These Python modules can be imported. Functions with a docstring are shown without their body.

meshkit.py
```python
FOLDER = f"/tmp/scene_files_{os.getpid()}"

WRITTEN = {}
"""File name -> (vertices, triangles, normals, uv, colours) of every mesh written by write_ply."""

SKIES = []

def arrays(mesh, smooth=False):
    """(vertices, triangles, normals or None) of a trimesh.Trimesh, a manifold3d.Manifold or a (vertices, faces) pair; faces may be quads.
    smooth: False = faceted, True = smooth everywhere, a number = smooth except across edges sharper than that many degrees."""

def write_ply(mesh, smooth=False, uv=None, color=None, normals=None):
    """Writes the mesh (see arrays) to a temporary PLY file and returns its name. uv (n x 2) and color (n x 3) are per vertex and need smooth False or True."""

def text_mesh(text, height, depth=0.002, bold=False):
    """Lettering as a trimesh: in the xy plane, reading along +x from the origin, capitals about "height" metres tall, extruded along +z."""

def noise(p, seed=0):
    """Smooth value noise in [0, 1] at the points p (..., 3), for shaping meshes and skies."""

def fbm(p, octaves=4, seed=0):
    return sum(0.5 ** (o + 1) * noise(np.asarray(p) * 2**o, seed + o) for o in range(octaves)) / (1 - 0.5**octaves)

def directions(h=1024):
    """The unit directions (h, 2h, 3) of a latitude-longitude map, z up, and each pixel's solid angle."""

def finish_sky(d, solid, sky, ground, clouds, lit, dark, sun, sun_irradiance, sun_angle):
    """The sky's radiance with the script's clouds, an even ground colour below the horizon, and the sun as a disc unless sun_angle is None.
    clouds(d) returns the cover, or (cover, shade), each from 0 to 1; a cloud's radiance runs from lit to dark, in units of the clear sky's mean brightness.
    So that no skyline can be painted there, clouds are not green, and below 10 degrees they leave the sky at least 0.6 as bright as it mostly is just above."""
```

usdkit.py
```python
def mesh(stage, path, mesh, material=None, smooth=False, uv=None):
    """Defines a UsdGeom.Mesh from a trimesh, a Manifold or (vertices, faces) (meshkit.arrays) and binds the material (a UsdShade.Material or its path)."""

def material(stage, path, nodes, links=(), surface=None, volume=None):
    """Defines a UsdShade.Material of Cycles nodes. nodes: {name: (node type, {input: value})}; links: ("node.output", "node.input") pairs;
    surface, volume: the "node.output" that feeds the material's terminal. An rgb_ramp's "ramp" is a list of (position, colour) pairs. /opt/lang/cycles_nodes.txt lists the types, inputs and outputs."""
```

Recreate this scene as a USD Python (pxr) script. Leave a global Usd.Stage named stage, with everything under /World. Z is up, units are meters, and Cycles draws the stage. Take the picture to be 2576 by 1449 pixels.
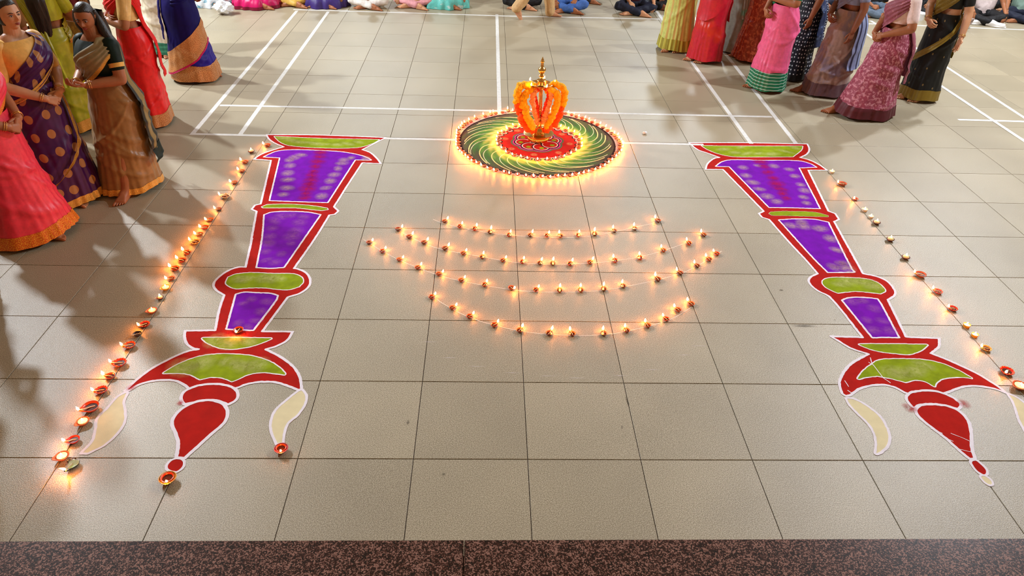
import math, random
import numpy as np
import trimesh, manifold3d, usdkit, meshkit
import shapely
from shapely.geometry import Polygon, LineString, Point
from shapely.ops import unary_union
from pxr import Usd, UsdGeom, UsdShade, UsdLux, Sdf, Gf, Vt

random.seed(7)
RNG = np.random.default_rng(7)
FLAME = 130.0
stage = Usd.Stage.CreateInMemory()
UsdGeom.SetStageUpAxis(stage, 'Z'); UsdGeom.SetStageMetersPerUnit(stage, 1.0)
UsdGeom.Xform.Define(stage, '/World')

# ---------------------------------------------------------------- camera
W, H, F = 2576, 1449, 1821.9
T = 0.6                                   # floor tile, metres
CAM = np.array([-0.3872, -4.3652, 4.8524]) * T
PITCH, YAW, ROLL = 0.6054, 0.0442, 0.0371
_f = np.array([math.sin(YAW) * math.cos(PITCH), math.cos(YAW) * math.cos(PITCH), -math.sin(PITCH)])
_r = np.array([math.cos(YAW), -math.sin(YAW), 0.0]); _u = np.cross(_r, _f)
RIGHT = math.cos(ROLL) * _r + math.sin(ROLL) * _u
UP = -math.sin(ROLL) * _r + math.cos(ROLL) * _u
cam = UsdGeom.Camera.Define(stage, '/World/camera')
M = Gf.Matrix4d(*RIGHT, 0, *UP, 0, *(-_f), 0, *CAM, 1)
cam.AddTransformOp().Set(M)
cam.CreateHorizontalApertureAttr(36.0); cam.CreateVerticalApertureAttr(36.0 * H / W)
cam.CreateFocalLengthAttr(F * 36.0 / W)
cam.CreateFocusDistanceAttr(6.5); cam.CreateFStopAttr(0.0)
cam.CreateClippingRangeAttr(Gf.Vec2f(0.05, 1000))
cam.CreateExposureAttr(0.20)

# ---------------------------------------------------------------- light: the hall's floodlights high on both sides, and its soft bounce
def sphere_light(name, pos, color, power, radius=0.16):
    l = UsdLux.SphereLight.Define(stage, '/World/' + name)
    l.CreateRadiusAttr(radius); l.CreateIntensityAttr(power); l.CreateColorAttr(Gf.Vec3f(*color))
    l.AddTranslateOp().Set(Gf.Vec3d(*pos))
    return l
sphere_light('floodlight', (-7.5, 7.9, 5.1), (0.89, 0.945, 1.0), 2150, .14)
sphere_light('floodlight_001', (-7.2, 5.6, 5.0), (0.85, 0.91, 1.0), 1600, .14)
sphere_light('floodlight_002', (7.4, 8.1, 5.2), (0.87, 0.92, 1.0), 1350, .14)
sphere_light('floodlight_003', (6.5, 4.3, 5.2), (0.84, 0.90, 1.0), 1300, .14)
sphere_light('floodlight_004', (-3.5, 17.5, 7.0), (0.80, 0.91, 1.0), 350, .3)
sphere_light('floodlight_005', (4.5, 17.5, 7.0), (0.80, 0.91, 1.0), 420, .3)
dome = UsdLux.DomeLight.Define(stage, '/World/hall_bounce')
dome.CreateIntensityAttr(0.085); dome.CreateColorAttr(Gf.Vec3f(1.0, 0.62, 0.32))

# ---------------------------------------------------------------- helpers
def ray(px, py):
    return RIGHT * ((px - W / 2) / F) + UP * ((H / 2 - py) / F) + _f
def at(px, py, z=0.0):
    d = ray(px, py); t = (z - CAM[2]) / d[2]
    return CAM + d * t
def to_px(p):
    d = np.asarray(p, float) - CAM
    zc = d @ _f
    return np.stack([W / 2 + F * (d @ RIGHT) / zc, H / 2 - F * (d @ UP) / zc], -1)
def zoom(x0, y0, s, pts, z=0.0):
    return [at(x0 + x / s, y0 + y / s, z)[:2] for x, y in pts]

USED = {}
def numbered(path):
    n = USED.get(path, 0); USED[path] = n + 1
    return path if n == 0 else f'{path}_{n:03d}'
def P(parent):
    return '/World' if parent is None else str(parent.GetPath())
def obj(name, mesh, mat, parent=None, smooth=False, uv=None, label=None):
    path = numbered(P(parent) + '/' + name)
    m = usdkit.mesh(stage, path, mesh, mat, smooth, uv)
    if label: m.GetPrim().SetCustomDataByKey('label', label)
    return m.GetPrim()
def thing(name, label, cat, loc=(0, 0, 0), rz=0.0, group=None, kind=None, parent=None, scale=None):
    x = UsdGeom.Xform.Define(stage, numbered(P(parent) + '/' + name))
    x.AddTranslateOp().Set(Gf.Vec3d(*map(float, loc))); x.AddRotateZOp().Set(float(math.degrees(rz)))
    if scale is not None: x.AddScaleOp().Set(Gf.Vec3f(scale, scale, scale))
    return tag(x.GetPrim(), label, cat, group, kind)
def tag(o, label=None, cat=None, group=None, kind=None):
    for k, v in (('label', label), ('category', cat), ('group', group), ('kind', kind)):
        if v: o.SetCustomDataByKey(k, v)
    return o
def dup(root, loc, rz, label, group=None, scale=None):
    r = thing(root.GetName().rstrip('0123456789').rstrip('_'), label, root.GetCustomDataByKey('category'), loc, rz, group, scale=scale)
    r.GetReferences().AddInternalReference(root.GetPath()); r.SetInstanceable(True)
    return r
def lin(r, g, b):
    f = lambda c: (c / 255) / 12.92 if c <= 10.3 else ((c / 255 + 0.055) / 1.055) ** 2.4
    return (f(r), f(g), f(b))

def cat(*ms):
    return trimesh.util.concatenate([m for m in ms if m is not None])
def tm(man):
    m = man.to_mesh()
    return trimesh.Trimesh(np.array(m.vert_properties[:, :3]), np.array(m.tri_verts), process=False)
def grid(pts, close_u=False):
    """pts: (rows, cols, 3) -> quad grid as trimesh"""
    p = np.asarray(pts, float); r, c = p.shape[:2]
    i, j = np.meshgrid(np.arange(r - 1), np.arange(c if close_u else c - 1), indexing='ij')
    a = i * c + j; b = i * c + (j + 1) % c; d = (i + 1) * c + j; e = (i + 1) * c + (j + 1) % c
    f = np.concatenate([np.stack([a, b, e], -1).reshape(-1, 3), np.stack([a, e, d], -1).reshape(-1, 3)])
    return trimesh.Trimesh(p.reshape(-1, 3), f, process=False)
def lathe(profile, n=32):
    pr = np.asarray(profile, float); th = np.arange(n) * 2 * np.pi / n
    return grid(np.stack([pr[:, :1] * np.cos(th), pr[:, :1] * np.sin(th), np.repeat(pr[:, 1:], n, 1)], -1), True)
def tube(pts, rad, n=8, caps=True):
    p = np.asarray(pts, float); k = len(p); rad = np.broadcast_to(rad, (k,)).astype(float)
    t = np.gradient(p, axis=0); t /= np.linalg.norm(t, axis=1, keepdims=True) + 1e-12
    a = np.cross(t, np.where(np.abs(t[:, 2:]) < 0.9, [0, 0, 1.0], [1.0, 0, 0])); a /= np.linalg.norm(a, axis=1, keepdims=True) + 1e-12
    b = np.cross(t, a); th = np.arange(n) * 2 * np.pi / n
    ring = lambda i, s=1.0: p[i] + s * rad[i] * (np.cos(th)[:, None] * a[i] + np.sin(th)[:, None] * b[i])
    rows = [ring(i) for i in range(k)]
    if caps: rows = [ring(0, .02)] + rows + [ring(k - 1, .02)]
    return grid(np.array(rows), True)
def spline(pts, n=40, closed=False):
    from scipy.interpolate import PchipInterpolator, CubicSpline
    p = np.asarray(pts, float)
    if closed: p = np.vstack([p, p[:1]])
    d = np.r_[0, np.cumsum(np.linalg.norm(np.diff(p, axis=0), axis=1) ** .5)]
    s = CubicSpline(d, p, bc_type='periodic' if closed else 'natural')
    return s(np.linspace(0, d[-1], n, endpoint=not closed))
def slab(poly, z0, z1):
    out = []
    for g in (poly.geoms if hasattr(poly, 'geoms') else [poly]):
        if g.geom_type != 'Polygon' or g.area < 1e-7: continue
        m = trimesh.creation.extrude_polygon(g, z1 - z0, engine='earcut'); m.apply_translation((0, 0, z0)); out.append(m)
    return cat(*out)
def rough(poly, amp=0.002, step=0.008, seed=0, f=60.0):
    """a powder edge: the outline wanders by a millimetre or two"""
    def one(c):
        c = np.array(shapely.segmentize(LineString(c), step).coords)[:-1]
        q = np.c_[c * f, np.full(len(c), seed * 3.7)]
        d = np.stack([meshkit.noise(q, seed) - .5, meshkit.noise(q + 31.3, seed + 5) - .5], 1)
        return c + d * 2 * amp
    gs = poly.geoms if hasattr(poly, 'geoms') else [poly]
    out = []
    for g in gs:
        if g.geom_type != 'Polygon': continue
        out.append(Polygon(one(g.exterior.coords), [one(i.coords) for i in g.interiors if len(i.coords) > 4]).buffer(0))
    return unary_union(out)

# ---------------------------------------------------------------- materials
def L(n): return '/World/Looks/' + n
def mat(name, color, rough=0.5, metallic=0.0, spec=0.5, vary=0.0, bump=0.0, bscale=200.0, coat=0.0, trans=0.0, sheen=0.0, emis=None, estr=0.0, var_scale=8.0, sss=0.0):
    n = {'p': ('principled_bsdf', {'base_color': color, 'roughness': rough, 'metallic': metallic, 'specular_ior_level': spec})}
    l = []
    p = n['p'][1]
    if coat: p['coat_weight'] = coat; p['coat_roughness'] = 0.15
    if trans: p['transmission_weight'] = trans
    if sheen: p['sheen_weight'] = sheen; p['sheen_roughness'] = 0.4; p['sheen_tint'] = tuple(min(1, c * 1.5 + .1) for c in color)
    if emis: p['emission_color'] = emis; p['emission_strength'] = estr
    if sss: p['subsurface_weight'] = sss; p['subsurface_scale'] = 0.01
    if vary or bump:
        n['tc'] = ('texture_coordinate', {})
    if vary:
        n['n'] = ('noise_texture', {'scale': var_scale, 'detail': 4.0})
        n['m'] = ('map_range', {'from_min': .3, 'from_max': .7, 'to_min': 1 - vary, 'to_max': 1 + vary})
        n['h'] = ('hsv', {'color': color})
        l += [('tc.object', 'n.vector'), ('n.fac', 'm.value'), ('m.result', 'h.value'), ('h.color', 'p.base_color')]
    if bump:
        n['bn'] = ('noise_texture', {'scale': bscale, 'detail': 3.0})
        n['b'] = ('bump', {'strength': bump, 'distance': 0.002})
        l += [('tc.object', 'bn.vector'), ('bn.fac', 'b.height'), ('b.normal', 'p.normal')]
    return usdkit.material(stage, L(name), n, l, surface='p.BSDF')

# floor tile: grainy matt-glossy vitrified tile, each tile of a slightly different tone
m_tile = usdkit.material(stage, L('tile_stone'), {
    'g': ('geometry', {}), 'oi': ('object_info', {}),
    'n1': ('noise_texture', {'scale': 210.0, 'detail': 2.0, 'roughness': .6}),
    'n2': ('noise_texture', {'scale': 1.7, 'detail': 4.0}),
    'n3': ('noise_texture', {'scale': 330.0, 'detail': 1.0}),
    'r': ('rgb_ramp', {'ramp': [(0.34, lin(124, 114, 92)), (0.5, lin(163, 152, 125)), (0.66, lin(198, 187, 162))]}),
    'mr': ('map_range', {'from_min': .25, 'from_max': .75, 'to_min': .90, 'to_max': 1.09}),
    'mo': ('map_range', {'from_min': 0, 'from_max': 1, 'to_min': .93, 'to_max': 1.06}),
    'mm': ('math', {'math_type': 'multiply'}),
    'h': ('hsv', {}),
    'b': ('bump', {'strength': 0.9, 'distance': 0.0014}),
    'p': ('principled_bsdf', {'roughness': .385, 'specular_ior_level': .5}),
}, [('g.position', 'n1.vector'), ('g.position', 'n2.vector'), ('g.position', 'n3.vector'), ('n1.fac', 'r.fac'), ('n2.fac', 'mr.value'),
    ('oi.random', 'mo.value'), ('mr.result', 'mm.value1'), ('mo.result', 'mm.value2'), ('mm.value', 'h.value'), ('r.color', 'h.color'),
    ('h.color', 'p.base_color'), ('n1.fac', 'b.height'), ('b.normal', 'p.normal')], surface='p.BSDF')
m_grout = mat('grout', lin(74, 64, 52), .9)
m_line = mat('court_paint', lin(214, 214, 208), .6, vary=.10, bump=.3, var_scale=30)
m_chalk = mat('chalk', lin(236, 226, 214), .9)

def granite(name):
    return usdkit.material(stage, L(name), {
        'g': ('geometry', {}),
        'v': ('voronoi_texture', {'scale': 250.0, 'detail': 1.0}),
        'n': ('noise_texture', {'scale': 30.0, 'detail': 6.0, 'roughness': .7}),
        'n2': ('noise_texture', {'scale': 160.0, 'detail': 3.0}),
        'sc': ('separate_color', {}),
        'r1': ('rgb_ramp', {'ramp': [(.46, lin(5, 3, 3)), (.60, lin(14, 7, 6)), (.72, lin(40, 14, 9)), (.84, lin(56, 22, 15)), (.94, lin(78, 44, 35)), (1, lin(150, 112, 100))]}),
        'a': ('math', {'math_type': 'multiply_add', 'value2': .62, 'value3': .0}),
        'a2': ('math', {'math_type': 'multiply_add', 'value2': .75}),
        'p': ('principled_bsdf', {'roughness': .30, 'specular_ior_level': .5}),
        'b': ('bump', {'strength': .15, 'distance': .001}),
    }, [('g.position', 'v.vector'), ('g.position', 'n.vector'), ('g.position', 'n2.vector'), ('v.color', 'sc.color'), ('sc.r', 'a.value1'), ('n.fac', 'a2.value1'), ('a.value', 'a2.value3'),
        ('a2.value', 'r1.fac'), ('r1.color', 'p.base_color'), ('n2.fac', 'b.height'), ('b.normal', 'p.normal')], surface='p.BSDF')
m_granite = granite('red_granite')

# ---------------------------------------------------------------- floor
floor = thing('floor', 'beige square tiled hall floor with dark joints', 'floor', kind='structure')
X0, X1, Y0, Y1 = -22, 26, -3, 30
base = trimesh.creation.box(bounds=[[X0 * T, Y0 * T, -.06], [X1 * T, Y1 * T, -.004]])
obj('grout', base, m_grout, floor)
def tile_mesh(w=T, gap=.0038, seed=0):
    r = np.random.default_rng(seed); a = w - gap; c = .0016; dz = r.normal(0, .00022, 4)
    q = np.array([[0, 0], [1, 0], [1, 1], [0, 1]], float)
    top = np.c_[gap / 2 + c + q * (a - 2 * c), np.clip(dz, -.0006, 0)]
    mid = np.c_[gap / 2 + q * a, dz * 0 - .0016]; bot = np.c_[gap / 2 + q * a, dz * 0 - .009]
    v = np.vstack([top, mid, bot]); f = [[0, 1, 2, 3]]
    for k in range(4):
        j = (k + 1) % 4; f += [[4 + k, 4 + j, j, k], [8 + k, 8 + j, 4 + j, 4 + k]]
    return meshkit.arrays((v, f))[:2]
cells = []
for i in range(X0, X1):
    for j in range(Y0, Y1):
        c = np.array([(i + .5) * T, (j + .5) * T, 0])
        if (c - CAM) @ _f < .8: cells.append((0, i, j)); continue
        q = to_px(np.array([[(i + a) * T, (j + b) * T, 0] for a, b in ((0, 0), (1, 0), (1, 1), (0, 1))]))
        poly = Polygon(q).intersection(shapely.box(0, 0, W, 1360)) if Polygon(q).is_valid else Polygon()
        cells.append((poly.area, i, j))
cells.sort(reverse=True)
rest = []
for k, (area, i, j) in enumerate(cells):
    v, f = tile_mesh(seed=i * 97 + j * 13 + 5000); v = v + [i * T, j * T, 0]
    if k < 300 and area > 0: obj('tile', (v, f), m_tile, floor)
    else: rest.append(trimesh.Trimesh(v, f, process=False))
tag(obj('outlying_tiles', cat(*rest), m_tile, floor), kind='stuff')

def ribbon_xy(pts, w):
    return LineString(pts).buffer(w / 2, cap_style='flat', join_style='mitre')
CL = [0]
def court(px, w=.045, name='court_line'):
    pts = [at(x, y)[:2] for x, y in px]
    pg = rough(ribbon_xy(pts, w), .0018, .02, seed=len(USED), f=40)
    CL[0] += 1; obj(name, slab(pg, -.0005, .0005 + CL[0] * 6e-5), m_line, floor)
court([(1250, 36), (1256.5, 290)])
court([(738, 24), (1000, 31.5), (1260, 40), (1660, 48)], .05)
court([(2090, 57), (2166, 59), (2307, 64), (2600, 76)], .05)
court([(747, 27), (485, 336)]); court([(826, 29), (603, 340)])
court([(553, 265), (1253, 279), (1942, 294)])
court([(478, 337), (700, 342)]); court([(960, 348), (1160, 352)]); court([(1560, 359.5), (1770, 364)])
court([(1652, 28), (1745, 162), (1890, 362)]); court([(1735, 30), (1838, 152), (2003, 362)])
court([(2128, 50), (2161, 73), (2263, 141), (2351, 205), (2521, 318), (2640, 396)])
court([(2190, 52), (2267, 98), (2360, 155), (2576, 296), (2680, 360)])
court([(2410, 301), (2680, 309)])

# ---------------------------------------------------------------- granite edge of the stage in front
ZS = 1.0
e0, e1 = at(-260, 1361, ZS), at(2836, 1352.5, ZS)
stg = thing('stage_edge', 'polished red brown speckled granite stage edge along the bottom', 'stage', kind='structure')
def xy_at(x):
    t = (x - e0[0]) / (e1[0] - e0[0]); return e0[1] + t * (e1[1] - e0[1])
jx = at(1166, 1400, ZS)[0]
for xa, xb in ((-3.2, jx - .0012), (jx + .0012, 3.4)):
    pg = Polygon([(xa, xy_at(xa)), (xb, xy_at(xb)), (xb, xy_at(xb) - 2.2), (xa, xy_at(xa) - 2.2)])
    m = cat(slab(pg.buffer(-.004, join_style='mitre'), ZS - .004, ZS), slab(pg, ZS - .04, ZS - .004))
    obj('granite_slab', m, m_granite, stg)
pg = Polygon([(-3.2, xy_at(-3.2) - .03), (3.4, xy_at(3.4) - .03), (3.4, xy_at(3.4) - 2.2), (-3.2, xy_at(-3.2) - 2.2)])
obj('stage_front', slab(pg, 0.0, ZS - .04), m_granite, stg)
# ---------------------------------------------------------------- coloured powder drawings on the floor
def powder(name, c, vary=.12, rough_=.95):
    return mat(name, c, rough_, spec=.15, vary=vary, var_scale=14, bump=.35, bscale=260)
m_red = powder('red_powder', lin(180, 24, 13), .10)
m_purple = powder('purple_powder', lin(118, 4, 170), .14)
m_green = powder('green_powder', lin(138, 156, 14), .20)
m_cream = powder('cream_powder', lin(228, 216, 174), .06)
m_white = powder('white_powder', lin(238, 232, 240), .05)
m_black = powder('black_powder', lin(34, 22, 24), .1)
m_pink = powder('pink_powder', lin(222, 40, 130), .1)
m_dgreen = powder('grey_green_powder', lin(88, 104, 72), .1)
m_ochre = powder('pale_yellow_powder', lin(240, 214, 140), .1)
m_blush = powder('blush_powder', lin(236, 190, 178), .06)
m_maroon = powder('maroon_powder', lin(150, 8, 60), .1)
def smear_mat(name, c, k=1.0):
    """a thin dusting that lets the powder below show through, densest in its middle"""
    return usdkit.material(stage, L(name), {
        'a': ('attribute', {'attribute': 'dust'}), 'g': ('geometry', {}),
        'n': ('noise_texture', {'scale': 34.0, 'detail': 6.0, 'roughness': .75}),
        'mr': ('map_range', {'from_min': .28, 'from_max': .72, 'to_min': .05 * k, 'to_max': .95 * k}),
        'm': ('math', {'math_type': 'multiply', 'use_clamp': True}),
        't': ('transparent_bsdf', {}), 'p': ('principled_bsdf', {'base_color': c, 'roughness': .95, 'specular_ior_level': .1}), 'x': ('mix_closure', {}),
    }, [('g.position', 'n.vector'), ('n.fac', 'mr.value'), ('a.fac', 'm.value1'), ('mr.result', 'm.value2'), ('m.value', 'x.fac'), ('t.BSDF', 'x.closure1'), ('p.BSDF', 'x.closure2')], surface='x.closure')
m_dcream = smear_mat('cream_dusting', lin(226, 190, 170), .85)
m_dpale = smear_mat('pale_dusting', lin(232, 232, 150), .7)
m_dred = smear_mat('red_dusting', lin(196, 20, 40), 1.1)
m_dlilac = smear_mat('lilac_dusting', lin(190, 110, 190), .7)
m_dwhite = smear_mat('white_dusting', lin(240, 236, 240), .9)
m_dstain = smear_mat('floor_stain', lin(40, 34, 28), .9)
def dust(name, blobs, m, parent, z=.0026, n=14):
    """blobs: (x, y, rx, ry, angle) on the floor"""
    V, Fc, D = [], [], []
    for x, y, rx, ry, an in blobs:
        o = len(V); ca, sa = math.cos(an), math.sin(an)
        V.append((x, y, z)); D.append(1.0)
        for rr, dd in ((.45, .6), (.75, .24), (1.0, 0.0)):
            for k in range(n):
                t = 2 * math.pi * k / n; a, b = rr * rx * math.cos(t), rr * ry * math.sin(t)
                V.append((x + a * ca - b * sa, y + a * sa + b * ca, z)); D.append(dd)
        for k in range(n):
            Fc.append((o, o + 1 + k, o + 1 + (k + 1) % n))
            for q in (0, 1):
                i0, i1 = o + 1 + q * n, o + 1 + (q + 1) * n
                Fc += [(i0 + k, i1 + k, i1 + (k + 1) % n), (i0 + k, i1 + (k + 1) % n, i0 + (k + 1) % n)]
    p = obj(name, (np.array(V), np.array(Fc)), m, parent)
    UsdGeom.PrimvarsAPI(p).CreatePrimvar('dust', Sdf.ValueTypeNames.FloatArray, 'vertex').Set(Vt.FloatArray(D))
    return tag(p, kind='stuff')
def smears(name, z3, pts, m, parent, rx=.035, ry=.022, **k):
    x0, y0, s = z3; r = random.Random(len(pts) * 7 + int(x0))
    dust(name, [(*at(x0 + x / s, y0 + y / s)[:2], rx * 1.8 * r.uniform(.75, 1.3), ry * 1.9 * r.uniform(.75, 1.4), r.uniform(-.6, .6)) for x, y in pts], m, parent, **k)
def stroke(pts, z3=None, w=.018, smooth=0, closed=False):
    p = [at(z3[0] + x / z3[2], z3[1] + y / z3[2])[:2] for x, y in pts] if z3 else pts
    if smooth: p = spline(p, smooth, closed)
    if closed: p = list(map(tuple, p)) + [tuple(p[0])]
    return LineString(p).buffer(w / 2)
SEED = [0]
def lay(name, poly, m, parent, z0, z1, amp=.0016, label=None):
    SEED[0] += 1
    if amp: poly = rough(poly, amp, .009, SEED[0])
    return obj(name, slab(poly, z0, z1), m, parent, label=label)
def pxl(z3, pts): return [(z3[0] + x / z3[2], z3[1] + y / z3[2]) for x, y in pts]
def curved(p, n=5, corner=42):
    """a smooth line through traced points; sharp turns stay sharp"""
    p = np.asarray(p, float); keep = np.r_[True, np.linalg.norm(np.diff(p, axis=0), axis=1) > .004]; p = p[keep]; m = len(p)
    a, b = p - np.roll(p, 1, 0), np.roll(p, -1, 0) - p
    ang = np.degrees(np.arccos(np.clip((a * b).sum(1) / (np.linalg.norm(a, axis=1) * np.linalg.norm(b, axis=1) + 1e-12), -1, 1)))
    sharp = ang > corner; out = []
    for i in range(m):
        p1, p2 = p[i], p[(i + 1) % m]; d = np.linalg.norm(p2 - p1)
        t1 = (p2 - p[i - 1]) if not sharp[i] else (p2 - p1); t2 = (p[(i + 2) % m] - p1) if not sharp[(i + 1) % m] else (p2 - p1)
        t1, t2 = t1 / (np.linalg.norm(t1) + 1e-9) * d, t2 / (np.linalg.norm(t2) + 1e-9) * d
        for u in np.linspace(0, 1, n, endpoint=False):
            out.append((2 * u ** 3 - 3 * u ** 2 + 1) * p1 + (u ** 3 - 2 * u ** 2 + u) * t1 + (3 * u ** 2 - 2 * u ** 3) * p2 + (u ** 3 - u ** 2) * t2)
    return np.array(out)
def gpoly(px, corner=42): return Polygon(curved([at(x, y)[:2] for x, y in px], corner=corner)).buffer(0)
def soft(poly, r=.012): return poly.buffer(r).buffer(-2 * r).buffer(r)

def torch(name, label, D):
    t = thing(name, label, 'floor drawing')
    red = gpoly(D['outer'])
    lay('red_ground', red, m_red, t, .0002, .0010)
    knob, drop, ball = gpoly(D['knob'], 60), gpoly(D['drop'], 60), gpoly(D['ball'], 100)
    lay('red_knob', soft(knob).difference(red.buffer(-.002)), m_red, t, .0002, .0011); lay('red_drop', soft(drop).difference(soft(knob)), m_red, t, .0002, .0012); lay('red_ball', ball, m_red, t, .0002, .0010)
    red = max(red.geoms, key=lambda q: q.area) if hasattr(red, 'geoms') else red
    wl = [red.exterior.buffer(D.get('w', .0085)).difference(soft(knob).buffer(.002)), soft(knob).exterior.buffer(.009), soft(drop).exterior.buffer(.0095).difference(Polygon()), ball.exterior.buffer(.007)]
    for k in D['purple']:
        g = soft(gpoly(k), .006); lay('purple_panel', g, m_purple, t, .0006, .0015); wl.append(g.exterior.buffer(.0068))
    for k in D['green']:
        g = soft(gpoly(k), .008); lay('green_panel', g, m_green, t, .0006, .0015)
        wl.append(g.exterior.buffer(.0042 if g.bounds[3] - g.bounds[1] > .1 else .001))
    for k in D['tassel']:
        g = soft(gpoly(k), .006); lay('cream_tassel', g, m_cream, t, .0002, .0012); wl.append(g.exterior.buffer(.0075))
    for k in D.get('tip', []):
        g = gpoly(k, 100); lay('cream_tip', g, m_cream, t, .0002, .0012); wl.append(g.exterior.buffer(.006))
    lay('white_outline', unary_union(wl), m_white, t, .0008, .0021, .0022)
    return t
A1, A2, A3, A4, A5 = (600, 320, 4.83), (480, 600, 4.83), (280, 800, 4.954), (0, 700, 2.898), (0, 1050, 2.9953)
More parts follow.
